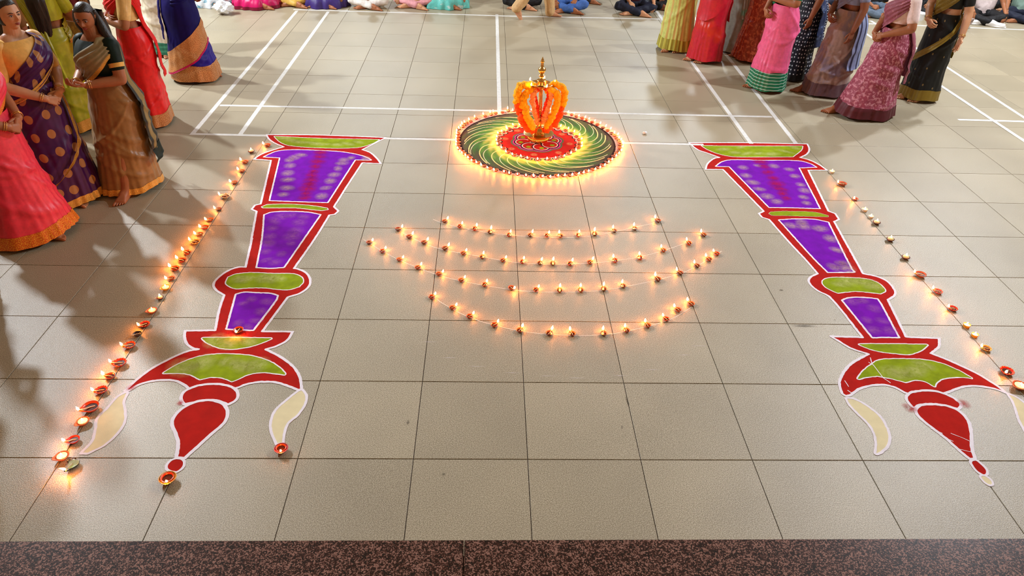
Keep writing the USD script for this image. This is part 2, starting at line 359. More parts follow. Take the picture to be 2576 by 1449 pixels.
LT = {
 'outer': pxl(A1, [(340, 92), (1000, 98), (1790, 128), (1660, 195), (1505, 275), (1600, 310), (1680, 380), (1730, 445), (1505, 435), (1330, 700), (1160, 970), (1215, 1020), (1170, 1060), (1105, 1070)])
  + pxl(A2, [(1510, 0), (1255, 365), (1310, 375), (1400, 420), (1450, 500), (1430, 590), (1330, 665), (1180, 715), (870, 1130), (1240, 1135), (1170, 1240), (1040, 1310), (910, 1350)])
  + pxl(A3, [(1960, 410), (2130, 500), (2270, 610), (2350, 740), (2375, 890), (2330, 900), (2200, 850), (2050, 805), (1850, 800), (1680, 830), (1540, 880), (1250, 900), (980, 885), (920, 840), (800, 785), (650, 775), (480, 795), (330, 840), (225, 905), (170, 910), (310, 775), (500, 635), (720, 515), (940, 420), (1085, 392), (1010, 375), (940, 320), (912, 230), (920, 162), (1295, 155)])
  + pxl(A2, [(345, 870), (405, 690), (310, 630), (275, 560), (330, 480), (450, 395), (580, 350), (665, 350), (745, 0)])
  + pxl(A1, [(150, 1400), (220, 1025), (160, 1000), (200, 950), (270, 935), (335, 660), (395, 405), (185, 390), (280, 330), (400, 285), (550, 240), (440, 195), (370, 145)]),
 'purple': [pxl(A1, [(300, 365), (370, 330), (480, 290), (680, 275), (1000, 285), (1250, 300), (1430, 330), (1540, 360), (1620, 403), (1420, 400), (1085, 920), (375, 895), (500, 375)]),
            pxl(A1, [(310, 1065), (400, 1035), (600, 1025), (850, 1035), (1000, 1065)]) + pxl(A2, [(1380, 0), (1135, 355), (960, 365), (795, 355), (865, 0)]),
            pxl(A2, [(545, 680), (640, 655), (800, 660), (980, 670), (1060, 695), (1040, 750), (760, 1120), (430, 1105)])],
 'green': [pxl(A1, [(425, 110), (1000, 135), (1720, 150), (1630, 200), (1450, 250), (1000, 255), (610, 225), (500, 180)]),
           pxl(A1, [(275, 970), (350, 940), (600, 935), (900, 955), (1080, 985), (1095, 1005), (1000, 1015), (700, 985), (450, 985), (300, 985)]),
           pxl(A2, [(420, 545), (450, 470), (560, 430), (750, 415), (1000, 425), (1250, 430), (1350, 470), (1370, 530), (1320, 590), (1200, 625), (1080, 625), (900, 605), (700, 605), (550, 615), (470, 590)]),
           pxl(A3, [(1110, 245), (1500, 242), (2030, 250), (1900, 310), (1700, 370), (1480, 395), (1330, 375), (1180, 310)]),
           pxl(A3, [(620, 700), (800, 590), (1050, 490), (1300, 450), (1550, 450), (1800, 480), (2000, 550), (2130, 640), (2190, 720), (2050, 700), (1880, 685), (1700, 715), (1580, 770), (1500, 800), (1400, 760), (1250, 745), (1100, 775), (1000, 720), (880, 695), (740, 695)])],
 'knob': pxl(A3, [(880, 1040), (870, 1000), (890, 940), (960, 890), (1100, 840), (1280, 825), (1430, 840), (1540, 885), (1580, 960), (1550, 1030), (1450, 1085), (1400, 1060), (1300, 1030), (1150, 1030), (1000, 1060), (910, 1080)]),
 'drop': pxl(A4, [(1270, 1010), (1330, 950), (1420, 905), (1520, 890), (1600, 905), (1650, 945), (1660, 1000), (1630, 1060), (1550, 1130), (1450, 1220), (1345, 1315), (1285, 1310), (1300, 1210), (1280, 1130), (1255, 1070)]),
 'ball': pxl(A5, [(1255, 385), (1270, 340), (1330, 310), (1385, 325), (1385, 370), (1340, 410), (1290, 412)]),
 'tassel': [pxl(A4, [(915, 830), (850, 870), (780, 950), (710, 1020), (695, 1100), (670, 1190), (585, 1280), (640, 1280), (760, 1220), (860, 1130), (910, 1050), (915, 970), (905, 900), (935, 835)]),
            pxl(A4, [(2170, 825), (2100, 880), (2010, 960), (1975, 1040), (1975, 1110), (2015, 1215), (2065, 1205), (2075, 1130), (2100, 1060), (2170, 1000), (2225, 920), (2235, 860), (2205, 810)])],
}
B1, B2, B3 = (1700, 330, 4.14), (1950, 650, 4.115), (1950, 900, 3.623)
RT = {
 'outer': pxl(B1, [(135, 122), (700, 122), (1370, 135), (1390, 190), (1365, 240), (1295, 275), (1400, 305), (1500, 355), (1575, 408), (1380, 408), (1590, 835), (1660, 860), (1700, 920), (1650, 945), (1930, 1449)])
  + pxl(B2, [(910, 160), (1050, 190), (1160, 240), (1240, 340), (1230, 390), (1165, 430), (1355, 815), (1700, 830), (1690, 920), (1610, 985), (1800, 1060), (2080, 1190), (2280, 1310)])
  + pxl(B3, [(2110, 325), (1980, 280), (1800, 258), (1680, 275), (1560, 320), (1400, 345), (1200, 325), (1100, 275), (1000, 250), (880, 255), (760, 290), (690, 340), (645, 350), (610, 330), (585, 230), (620, 140), (700, 50)])
  + pxl(B2, [(965, 993), (780, 930), (660, 860), (575, 808), (905, 820), (565, 402), (430, 330), (350, 250), (360, 200), (440, 160), (300, 0)])
  + pxl(B1, [(1200, 1180), (970, 920), (900, 900), (865, 860), (915, 835), (490, 400), (310, 400), (330, 340), (400, 285), (455, 275), (330, 230), (230, 195)]),
 'purple': [pxl(B1, [(410, 370), (480, 320), (580, 300), (900, 305), (1280, 310), (1400, 340), (1470, 378), (1285, 385), (1505, 810), (1200, 800), (970, 797), (555, 372)]),
            pxl(B1, [(1070, 925), (1250, 915), (1450, 920), (1590, 950), (1830, 1430)]) + pxl(B2, [(825, 145), (545, 150), (395, 0)]),
            pxl(B2, [(690, 435), (760, 410), (900, 405), (1060, 420), (1100, 480), (1285, 825), (1150, 820), (1005, 825)])],
 'green': [pxl(B1, [(260, 150), (700, 155), (1325, 155), (1310, 200), (1220, 270), (900, 272), (600, 268), (450, 240), (330, 195)]),
           pxl(B1, [(965, 860), (1000, 840), (1200, 835), (1450, 845), (1590, 880), (1590, 895), (1400, 890), (1200, 885), (1000, 880)]),
           pxl(B2, [(485, 260), (500, 220), (560, 200), (750, 200), (950, 215), (1060, 250), (1130, 310), (1140, 345), (1090, 370), (1000, 360), (850, 345), (720, 355), (650, 365), (580, 335), (520, 300)]),
           pxl(B2, [(840, 885), (1200, 885), (1600, 890), (1500, 965), (1380, 1000), (1250, 990), (1080, 970), (940, 930)]),
           pxl(B2, [(830, 1270), (900, 1170), (1000, 1090), (1080, 1050), (1250, 1040), (1500, 1045), (1700, 1080), (1900, 1160), (2060, 1250), (1900, 1235), (1750, 1250), (1680, 1290), (1655, 1340), (1550, 1280), (1450, 1265), (1350, 1290), (1200, 1250), (1050, 1225), (930, 1240)])],
 'knob': pxl(B3, [(1195, 380), (1215, 330), (1300, 305), (1450, 305), (1580, 345), (1670, 400), (1695, 440), (1670, 470), (1560, 440), (1430, 425), (1310, 435), (1270, 470), (1230, 430)]),
 'drop': pxl(B3, [(1280, 490), (1310, 440), (1430, 425), (1560, 440), (1680, 490), (1760, 580), (1785, 680), (1790, 780), (1800, 860), (1820, 920), (1780, 930), (1680, 850), (1560, 740), (1430, 640), (1320, 550)]),
 'ball': pxl(B3, [(1780, 955), (1820, 930), (1880, 970), (1930, 1030), (1930, 1065), (1890, 1070), (1830, 1030)]),
 'tip': [pxl(B3, [(1870, 1078), (1920, 1080), (1970, 1120), (1980, 1160), (1940, 1160), (1890, 1120)])],
 'tassel': [pxl(B3, [(640, 370), (680, 440), (770, 530), (850, 610), (900, 700), (915, 790), (905, 885), (960, 870), (1030, 800), (1045, 730), (1020, 640), (960, 540), (880, 470), (790, 410), (700, 370)]),
            pxl(B3, [(2110, 325), (2160, 400), (2190, 480), (2215, 560), (2268, 660), (2350, 790), (2450, 880), (2460, 780), (2420, 640), (2350, 500), (2268, 410), (2190, 355)])],
}
tl = torch('torch_drawing', 'red purple and green powder drawing of a torch at left', LT)
tr = torch('torch_drawing', 'red purple and green powder drawing of a torch at right', RT)
# brushed marks on the panels
smears('pale_dusting', A1, [(560, 140), (650, 165), (740, 185), (850, 190), (960, 205), (1060, 212), (1200, 215), (1330, 205), (1460, 185)], m_dpale, tl, .05, .022)
smears('cream_dusting', A1, [(620, 400), (625, 470), (600, 560), (600, 640), (590, 740), (545, 820), (1370, 375), (1280, 400), (1260, 440), (1210, 505), (1165, 580), (1115, 655), (1060, 740), (1010, 840), (1550, 385), (680, 370), (760, 340)], m_dcream, tl, .035, .03)
smears('red_dusting', A1, [(1000, 310), (985, 360), (960, 420), (935, 480), (915, 540), (895, 590), (880, 650), (860, 700), (840, 750), (820, 810), (805, 860)], m_dred, tl, .045, .034)
smears('lilac_dusting', A1, [(520, 1085), (640, 1070), (790, 1090), (440, 1140), (410, 1230), (380, 1330), (360, 1410), (740, 1160), (700, 1260), (650, 1330)], m_dlilac, tl, .04, .035)
smears('lilac_dusting', A2, [(950, 50), (910, 160), (920, 265), (1220, 60), (1100, 190), (1030, 290), (740, 740), (640, 790), (930, 770), (860, 890), (790, 1000), (580, 1035), (690, 1080)], m_dlilac, tl, .03, .024)
smears('pale_dusting', A2, [(580, 495), (720, 485), (890, 485), (1090, 490), (640, 500), (980, 490)], m_dpale, tl, .04, .03)
smears('pale_dusting', A3, [(1300, 285), (1500, 270), (1450, 330), (1720, 300), (1000, 600), (1150, 555), (1460, 545), (1700, 595), (1600, 590), (1830, 590), (880, 620)], m_dpale, tl, .05, .036)
smears('red_dusting', A3, [(860, 1060), (250, 870)], m_dred, tl, .016, .016)
smears('pale_dusting', B1, [(500, 190), (620, 225), (740, 235), (860, 235), (1000, 240), (1150, 215), (1250, 180), (680, 170)], m_dpale, tr, .05, .022)
smears('cream_dusting', B1, [(700, 380), (850, 360), (1020, 365), (1180, 400), (730, 465), (800, 535), (870, 605), (950, 680), (1050, 735), (1240, 470), (1300, 560), (1340, 620), (1330, 690), (1360, 750)], m_dcream, tr, .036, .028)
smears('red_dusting', B1, [(880, 320), (920, 370), (960, 430), (1010, 490), (1050, 550), (1080, 600), (1110, 650), (1150, 700)], m_dred, tr, .045, .034)
smears('cream_dusting', B1, [(1200, 985), (1310, 950), (1330, 990), (1500, 1015), (1610, 1120), (1680, 1240), (1740, 1380), (1650, 1420), (1780, 1430)], m_dcream, tr, .04, .03)
smears('lilac_dusting', B2, [(600, 80), (700, 50), (900, 440), (1025, 520), (950, 640), (1015, 745), (1190, 750), (1110, 650), (800, 450)], m_dlilac, tr, .034, .026)
smears('pale_dusting', B2, [(680, 270), (760, 240), (880, 240), (980, 270), (1040, 290), (1220, 1180), (1300, 1190), (1530, 1110), (1450, 1170)], m_dpale, tr, .05, .034)
smears('red_dusting', B3, [(1190, 440), (1720, 420), (1240, 470)], m_dred, tr, .02, .018)
lay('scuff_mark', unary_union([stroke(p, B2, .005) for p in ([(985, 1030), (1000, 1090), (1040, 1140), (1120, 1240), (1190, 1290)], [(970, 1080), (1020, 1110)], [(750, 1370), (800, 1400)], [(720, 1270), (760, 1330)])] +
    [stroke(p, B3, .004) for p in ([(1600, 690), (1700, 730), (1800, 775)], [(1420, 650), (1520, 690)], [(1500, 710), (1620, 765)], [(1650, 830), (1780, 860)])]), m_white, tr, .0016, .0023, .003)

# floor marks: chalk guide arcs, faint stains
for name, px in (('chalk_arc', [(1090, 552), (1115, 562), (1160, 573), (1240, 587), (1330, 595), (1420, 598), (1510, 590), (1600, 571), (1655, 560)]),
                 ('chalk_arc', [(1000, 578), (1050, 605), (1110, 627), (1180, 640), (1260, 655), (1330, 663), (1420, 665), (1510, 660), (1600, 648), (1670, 630), (1730, 610)]),
                 ('chalk_arc', [(915, 603), (950, 625), (1000, 652), (1060, 677), (1130, 700), (1230, 720), (1330, 733), (1420, 735), (1500, 732), (1570, 722), (1650, 705), (1720, 685), (1770, 660), (1815, 632)]),
                 ('chalk_arc', [(1085, 745), (1130, 773), (1185, 800), (1250, 820), (1310, 833), (1390, 842), (1470, 844), (1540, 840), (1600, 828), (1680, 806), (1740, 772)])):
    obj(name, slab(rough(LineString(spline([at(*q)[:2] for q in px], 80)).buffer(.0022), .0012, .02, 3), -.0002, .0006), m_chalk, floor)
dust('faint_chalk_arc', [(*at(x, y)[:2], .06, .004, 0) for x, y in ((1080, 860), (1130, 900), (1200, 922), (1290, 938), (1380, 946), (1450, 951), (1560, 945), (1640, 930), (1720, 893), (1760, 870))], m_dwhite, floor, z=.0008)
dust('scuff', [(*at(2023, 820)[:2], .10, .02, 0), (*at(1026, 1062)[:2], .012, .025, 0), (*at(1116, 1193)[:2], .012, .012, 0), (*at(1578, 1010)[:2], .008, .05, .1), (*at(1965, 730)[:2], .02, .014, 0), (*at(2100, 805)[:2], .006, .006, 0), (*at(1565, 1075)[:2], .008, .02, 0), (*at(2090, 1203)[:2], .005, .005, 0), (*at(1180, 520)[:2], .006, .004, 0)], m_dstain, floor, z=.0007)

# ---------------------------------------------------------------- round floor drawing
RC = np.array([0.262, 4.195]); RO = 0.80
def ring_pts(lst):
    out = []
    for z3, pts in lst:
        for (bx, by, fx, fy) in pts: out.append((z3[0] + bx / z3[2], z3[1] + by / z3[2], z3[0] + fx / z3[2], z3[1] + fy / z3[2]))
    return out
CA, CB, CC = (1120, 320, 9.66), (1340, 300, 8.523), (1120, 130, 4.14)
OUTER = ring_pts([(CC, [(718, 612, 715, 598), (658, 615, 650, 588), (598, 628, 595, 612), (527, 640, 520, 622), (480, 653, 475, 632), (417, 670, 408, 650), (325, 695, 318, 675), (268, 725, 260, 705), (232, 741, 213, 725), (205, 757, 180, 745), (185, 777, 160, 770)]),
 (CA, [(350, 25, 330, 20), (320, 90, 255, 90), (320, 150, 245, 155), (315, 225, 245, 220), (312, 285, 255, 270), (320, 360, 240, 355), (318, 430, 255, 415), (345, 510, 295, 505), (415, 585, 375, 560), (470, 630, 405, 605), (555, 685, 505, 660), (610, 740, 565, 720), (695, 810, 630, 800), (805, 855, 755, 845), (950, 935, 900, 905), (1090, 990, 1035, 965), (1240, 1040, 1200, 1020), (1440, 1075, 1425, 1085), (1560, 1110, 1555, 1115), (1760, 1135, 1755, 1140), (1965, 1165, 1965, 1170), (2140, 1170, 2145, 1175)]),
 (CB, [(20, 1215, 25, 1200), (190, 1215, 215, 1210), (350, 1230, 385, 1230), (515, 1205, 555, 1205), (650, 1200, 710, 1210), (790, 1195, 855, 1190), (925, 1170, 985, 1155), (1060, 1140, 1115, 1150), (1155, 1105, 1215, 1105), (1290, 1070, 1360, 1065), (1400, 1030, 1490, 1040), (1495, 980, 1570, 985), (1590, 915, 1665, 930), (1655, 860, 1725, 860), (1735, 790, 1810, 785), (1800, 730, 1855, 725), (1850, 668, 1915, 660), (1862, 605, 1940, 575), (1868, 540, 1940, 515), (1862, 490, 1935, 480), (1840, 445, 1925, 440), (1790, 400, 1850, 380), (1755, 345, 1830, 315), (1690, 300, 1755, 285), (1605, 235, 1680, 195), (1505, 180, 1575, 140), (1385, 110, 1440, 75), (1270, 58, 1310, 25)]),
 (CC, [(1467, 708, 1480, 693), (1425, 690, 1445, 677), (1365, 672, 1382, 660), (1315, 655, 1348, 638), (1250, 640, 1272, 625), (1140, 625, 1145, 605), (1075, 618, 1080, 600), (985, 610, 985, 595), (900, 608, 900, 594), (800, 609, 800, 595)])])
INNER = ring_pts([(CC, [(1110, 768, 1112, 757), (990, 762, 990, 748), (880, 764, 880, 750), (805, 768, 800, 752), (735, 772, 720, 755), (668, 800, 640, 785)]),
 (CA, [(1570, 50, 1490, 20), (1430, 105, 1360, 80), (1335, 150, 1260, 135), (1300, 240, 1225, 235), (1285, 315, 1220, 315), (1300, 405, 1235, 410), (1420, 500, 1355, 485), (1530, 600, 1475, 585), (1690, 665, 1635, 645), (1890, 710, 1845, 690), (2030, 745, 2005, 725)]),
 (CB, [(110, 850, 110, 825), (340, 845, 325, 825), (505, 825, 497, 815), (630, 785, 690, 785), (775, 725, 845, 730), (880, 660, 955, 665), (985, 590, 1080, 570), (1000, 520, 1105, 520), (985, 430, 1075, 415), (935, 365, 1005, 325), (825, 290, 880, 255), (705, 235, 765, 190), (545, 185, 590, 140)])])
opos = np.array([at(a, b, .016)[:2] for a, b, _, _ in OUTER]); ipos = np.array([at(a, b, .016)[:2] for a, b, _, _ in INNER])
def fit_circle(p):
    A = np.c_[2 * p, np.ones(len(p))]; s = np.linalg.lstsq(A, (p ** 2).sum(1), rcond=None)[0]
    return s[:2], math.sqrt(s[2] + s[0] ** 2 + s[1] ** 2)
RC, ro = fit_circle(opos); _, ri = fit_circle(ipos)
print('round drawing', RC, ro, ri, len(opos), len(ipos))
RO, RI = ro - .035, ri + .0
cr = thing('round_drawing', 'round green and red swirling powder drawing under the brass lamp', 'floor drawing', (RC[0], RC[1], 0))
m_swirl = usdkit.material(stage, L('green_swirl'), {
    'tc': ('texture_coordinate', {}), 'x': ('separate_xyz', {}),
    'xx': ('math', {'math_type': 'multiply'}), 'yy': ('math', {'math_type': 'multiply_add'}), 'rr': ('math', {'math_type': 'sqrt'}),
    'th': ('math', {'math_type': 'arctan2'}),
    'tw': ('math', {'math_type': 'multiply_add', 'value2': -4.2}),
    's': ('math', {'math_type': 'multiply', 'value2': 17.0}), 'si': ('math', {'math_type': 'sine'}),
    'n': ('noise_texture', {'scale': 9.0, 'detail': 4.0}), 'n2': ('noise_texture', {'scale': 60.0, 'detail': 4.0}),
    'a': ('math', {'math_type': 'multiply_add', 'value2': .035}),
    'a2': ('math', {'math_type': 'multiply_add', 'value2': .14}),
    'mr': ('map_range', {'from_min': RI + .07, 'from_max': RO + .07, 'to_min': 0.0, 'to_max': 1.0}),
    'ramp': ('rgb_ramp', {'ramp': [(0.0, lin(226, 216, 130)), (.16, lin(176, 186, 88)), (.36, lin(98, 146, 60)), (.58, lin(62, 112, 52)), (.76, lin(66, 84, 54)), (.92, lin(74, 72, 60)), (1.0, lin(60, 54, 46))]}),
    'p': ('principled_bsdf', {'roughness': .92, 'specular_ior_level': .2}),
    'b': ('bump', {'strength': .3, 'distance': .001}),
}, [('tc.object', 'x.vector'), ('tc.object', 'n.vector'), ('tc.object', 'n2.vector'), ('x.x', 'xx.value1'), ('x.x', 'xx.value2'), ('x.y', 'yy.value1'), ('x.y', 'yy.value2'), ('xx.value', 'yy.value3'), ('yy.value', 'rr.value1'),
    ('x.y', 'th.value1'), ('x.x', 'th.value2'), ('rr.value', 'tw.value1'), ('th.value', 'tw.value3'), ('tw.value', 's.value1'), ('s.value', 'si.value1'),
    ('si.value', 'a.value1'), ('rr.value', 'a.value3'), ('n.fac', 'a2.value1'), ('a.value', 'a2.value3'), ('a2.value', 'mr.value'), ('mr.result', 'ramp.fac'), ('ramp.color', 'p.base_color'),
    ('n2.fac', 'b.height'), ('b.normal', 'p.normal')], surface='p.BSDF')
disc = lambda r, n=160: Point(0, 0).buffer(r, n // 4)
lay('blush_border', unary_union([Point(*(p - RC)).buffer(.031) for p in opos] + [disc(RO + .024)]).difference(disc(RO)), m_blush, cr, .0002, .0009)
lay('dark_rim', disc(RO + .008).difference(disc(RO - .012)), m_black, cr, .0002, .0012)
lay('green_swirl', disc(RO - .004).difference(disc(RI - .03)), m_swirl, cr, .0002, .0011, 0)
lay('red_disc', disc(RI), m_red, cr, .0002, .0013)
lay('dark_scallop', unary_union([Point(*((p - RC) * (1 - .012 / ri))).buffer(.034) for p in ipos]), m_black, cr, .0002, .0015)
lay('white_scallop', unary_union([Point(*((p - RC) * (1 - .008 / ri))).buffer(.0265) for p in ipos] + [disc(ri * .99).difference(disc(ri * .96))]), m_blush, cr, .0002, .0018)
NS = 34
def swirl(t0, r0, r1, sweep, n=26):
    s = np.linspace(0, 1, n); r = r0 + (r1 - r0) * s ; t = t0 + sweep * s ** 2.2
    return np.c_[r * np.cos(t), r * np.sin(t)]
for k in range(NS):
    t0 = 2 * math.pi * k / NS + random.uniform(-.03, .03); long = k % 2 == 0
    lay('swirl_stroke', LineString(swirl(t0, RI + .035, RO - random.uniform(.03, .06), .62 if long else .5)).buffer(.0052 if long else .0036), m_ochre if long else m_cream, cr, .0005, .0018, .0014)
for k in range(18):
    t0 = 2 * math.pi * (k + .25) / 18
    lay('dark_stroke', LineString(swirl(t0, RI + .14, RO - .06, .42)).buffer(.003), m_dgreen, cr, .0005, .0017, .0012)
PETAL = 8
pts8 = [(.145 * math.cos(2 * math.pi * k / PETAL + .2), .145 * math.sin(2 * math.pi * k / PETAL + .2)) for k in range(PETAL)]
lay('green_lobe', unary_union([Point(p).buffer(.125) for p in pts8]), m_dgreen, cr, .0004, .0017)
lay('pink_lobe', unary_union([Point(p).buffer(.105) for p in pts8]), m_pink, cr, .0006, .0020)
for i, p in enumerate(pts8):
    c = Point(p).buffer(.086); zt = .0023 + i * 2.4e-4
    lay('petal', c, m_red, cr, .0008, zt)
    lay('petal_dark_edge', c.buffer(.006).difference(c.buffer(-.006)), m_black, cr, .0008, zt + 8e-5)
    lay('petal_white_edge', c.buffer(-.005).difference(c.buffer(-.017)), m_blush, cr, .0008, zt + 1.2e-4)
    lay('petal_green_spot', Point(p[0] * 1.18, p[1] * 1.18).buffer(.024), m_green, cr, .0008, zt + 8e-5)
for k in range(8):
    a = 2 * math.pi * k / 8 - .15; q = (.325 * math.cos(a), .325 * math.sin(a))
    dust('pale_spot', [(*q, .04, .04, 0)], m_dpale, cr, z=.0021)
    dust('red_spot', [(*q, .018, .018, 0)], m_dred, cr, z=.0023)
# ---------------------------------------------------------------- brass lamp
m_brass = mat('brass', (0.78, 0.50, 0.16), .22, metallic=1.0, vary=.06, bump=.05, bscale=60)
m_brass2 = mat('worn_brass', (0.62, 0.34, 0.10), .32, metallic=1.0, vary=.15)
m_wick = mat('cotton_wick', lin(235, 222, 190), .9)
m_flame = usdkit.material(stage, L('flame'), {'lw': ('layer_weight', {'blend': .35}),
    'r': ('rgb_ramp', {'ramp': [(0, (1.0, .29, .045)), (.55, (1.0, .24, .03)), (1, (1.0, .16, .015))]}),
    'e': ('emission', {'strength': FLAME})}, [('lw.facing', 'r.fac'), ('r.color', 'e.color')], surface='e.emission')
m_flame_s = usdkit.material(stage, L('candle_flame'), {'e': ('emission', {'color': (1.0, .34, .07), 'strength': FLAME * .6})}, [], surface='e.emission')
def flame_mesh(r=.0058, h=.028, lean=(.006, 0), n=10):
    z = np.array([0, .08, .2, .34, .5, .66, .8, .92, 1.0]); w = np.array([.12, .62, .92, 1, .9, .66, .4, .18, .02])
    th = np.arange(n) * 2 * np.pi / n
    rows = np.stack([np.stack([r * wi * np.cos(th) + lean[0] * zi ** 1.5, r * wi * np.sin(th) + lean[1] * zi ** 1.5, np.full(n, h * zi)], -1) for zi, wi in zip(z, w)])
    return grid(rows, True)
lp = at(1354, 351)
LX, LY = lp[0], lp[1]
lamp = thing('brass_lamp', 'tall polished brass oil lamp hung with garlands on the round drawing', 'oil lamp', (LX, LY, 0.0024))
UsdGeom.Xformable(lamp).AddScaleOp().Set(Gf.Vec3f(1.12, 1.12, .925))
obj('base', lathe([(0, 0), (.094, 0), (.099, .008), (.1, .03), (.094, .046), (.085, .052), (.11, .060), (.132, .070), (.135, .074), (.131, .076), (.10, .067), (.058, .064), (0, .064)], 48), m_brass, lamp, 40)
obj('drum', lathe([(.056, .064), (.058, .072), (.055, .076), (.055, .098), (.058, .102), (.056, .11), (.06, .115), (.058, .124), (.048, .142), (.032, .155), (.026, .16), (0, .16)], 40), m_brass, lamp, 40)
for k in range(16):
    a = 2 * math.pi * k / 16
    b = trimesh.creation.box((.004, .012, .02)); b.apply_transform(trimesh.transformations.rotation_matrix(a, (0, 0, 1))); b.apply_translation((.056 * math.cos(a), .056 * math.sin(a), .087))
    obj('drum_rib', b, m_brass2, lamp)
pr = [(.026, .158), (.024, .18), (.021, .2), (.028, .208), (.029, .214), (.023, .222), (.03, .235), (.035, .247), (.031, .262), (.02, .272), (.018, .28), (.028, .286), (.032, .294), (.028, .303), (.02, .308), (.026, .314), (.027, .32), (.02, .326), (.022, .338)]
for k in range(22):
    z = .345 + k * .0095; r = .0215 - .0055 * k / 21
    pr += [(r - .0018, z), (r, z + .0025), (r, z + .006), (r - .0018, z + .0085)]
pr += [(.016, .56), (.024, .57), (.034, .58), (.03, .588), (0, .588)]
obj('stem', lathe(pr, 32), m_brass, lamp, 40)
obj('oil_plate', lathe([(.02, .583), (.05, .588), (.086, .598), (.098, .612), (.1005, .616), (.097, .617), (.082, .605), (.03, .602), (0, .602)], 48), m_brass, lamp, 40)
for k in range(5):
    a = 2 * math.pi * k / 5 - math.pi / 2 + .35
    ca, sa = math.cos(a), math.sin(a); R = lambda p: (p[0] * ca - p[1] * sa, p[0] * sa + p[1] * ca, p[2])
    sp = grid(np.array([[R((.086 + .035 * u, (v - .5) * .04 * (1 - u) + 1e-4 * (v - .5), .604 + .014 * u + .01 * abs(v - .5) * (1 - u))) for v in np.linspace(0, 1, 7)] for u in np.linspace(0, 1, 6)]))
    obj('spout', cat(sp, trimesh.Trimesh(sp.vertices - [0, 0, .0015], sp.faces[:, ::-1], process=False)), m_brass, lamp, 40)
    w = obj('wick', tube([R((.06, 0, .61)), R((.085, 0, .613)), R((.113, 0, .622))], .0035), m_wick, lamp, 40)
    obj('flame', trimesh.Trimesh(flame_mesh(.0075, .036, (.004, 0)).vertices + R((.114, 0, .622)), flame_mesh().faces, process=False), m_flame, lamp, True)
obj('oil_reservoir', lathe([(.03, .602), (.038, .606), (.034, .612), (.03, .64), (.034, .648), (.04, .652), (.036, .66), (.022, .668), (.015, .68), (0, .68)], 36), m_brass, lamp, 40)
obj('finial', lathe([(.014, .676), (.014, .688), (.023, .695), (.028, .706), (.023, .718), (.014, .724), (.02, .732), (.031, .748), (.034, .762), (.029, .778), (.018, .79), (.0135, .80), (.0125, .838), (.017, .842), (.018, .848), (.011, .854), (.013, .862), (.008, .874), (.001, .895)], 32), m_brass, lamp, 40)

# ---------------------------------------------------------------- flower garlands on the lamp
m_mari = mat('yellow_marigold', lin(255, 186, 6), .8, vary=.22, var_scale=60, sheen=.3)
m_mario = mat('orange_marigold', lin(246, 84, 8), .8, vary=.22, var_scale=60, sheen=.3)
m_peach = mat('peach_petal', lin(250, 170, 120), .85, vary=.2, var_scale=80)
m_redp = mat('scarlet_petal', lin(240, 58, 20), .85, vary=.2, var_scale=80)
m_leaf = mat('dark_calyx', lin(70, 70, 20), .8)
def blossom(r, seed):
    rr = np.random.default_rng(seed); m = trimesh.creation.icosphere(2, 1.0) if r > .018 else trimesh.creation.icosphere(1, 1.0)
    v = m.vertices; k = .82 + .28 * rr.random(len(v)); v = v * k[:, None]; v[:, 2] *= .8
    return trimesh.Trimesh(v * r, m.faces, process=False)
def C3(X, Y, d=0.0):
    Y = 354 + (Y - 330) * .952
    return ((X - 985) / 1018.0, d, (362 - 130 - Y / 4.14) / 258.0)
def garland(label, pts, rad, step, mats, split=None):
    g = thing('flower_garland', label, 'garland', (LX, LY, .0024), 0.12, 'flower garlands on the brass lamp')
    path = spline([C3(x, y, d) for x, y, d in pts], 240)
    L_ = np.r_[0, np.cumsum(np.linalg.norm(np.diff(path, axis=0), axis=1))]
    obj('string', tube(path[::6], .002, 5), m_leaf, g)
    n = int(L_[-1] / step)
    for k in range(n + 1):
        p = np.array([np.interp(L_[-1] * k / n, L_, path[:, c]) for c in range(3)])
        Y = (362 - 130 - p[2] * 258) * 4.14
        m = mats[0] if split is None or Y < split + RNG.uniform(-18, 18) else mats[1]
        b = blossom(rad * RNG.uniform(.88, 1.14), 100 + k + int(rad * 1e5) + len(pts))
        b.apply_transform(trimesh.transformations.random_rotation_matrix(RNG.random(3)))
        b.apply_translation(p + RNG.normal(0, rad * .13, 3)); 
        b.apply_translation((0, 0, max(0, .08 - b.bounds[0, 2]) if abs(p[0]) < .14 else 0))
        obj('flower', b, m, g, 60)
    return g
garland('thick yellow and orange marigold garland in the widest outer loop on the brass lamp', [(925, 378, .02), (868, 345, .0), (795, 335, -.02), (758, 375, -.03), (752, 450, -.03), (755, 540, -.03), (778, 630, -.03), (806, 710, -.035), (845, 785, -.04), (905, 828, -.05)], .041, .030, (m_mari, m_mario), 560)
garland('yellow and orange marigold garland on the right side of the brass lamp', [(1048, 378, .02), (1104, 347, .0), (1175, 340, -.02), (1215, 390, -.03), (1218, 480, -.03), (1208, 570, -.03), (1188, 660, -.03), (1150, 740, -.035), (1108, 795, -.04), (1060, 830, -.05)], .038, .029, (m_mari, m_mario), 600)
garland('yellow marigold garland hanging close in front of the lamp stem on its left', [(925, 392, -.01), (866, 382, -.05), (815, 440, -.05), (812, 530, -.055), (828, 620, -.06), (858, 710, -.06), (905, 785, -.06)], .039, .033, (m_mari, m_mari))
garland('yellow marigold garland hanging close in front of the lamp stem on its right', [(1048, 392, -.01), (1094, 382, -.05), (1138, 440, -.05), (1136, 530, -.055), (1118, 620, -.06), (1088, 710, -.06), (1050, 785, -.06)], .037, .033, (m_mari, m_mari))
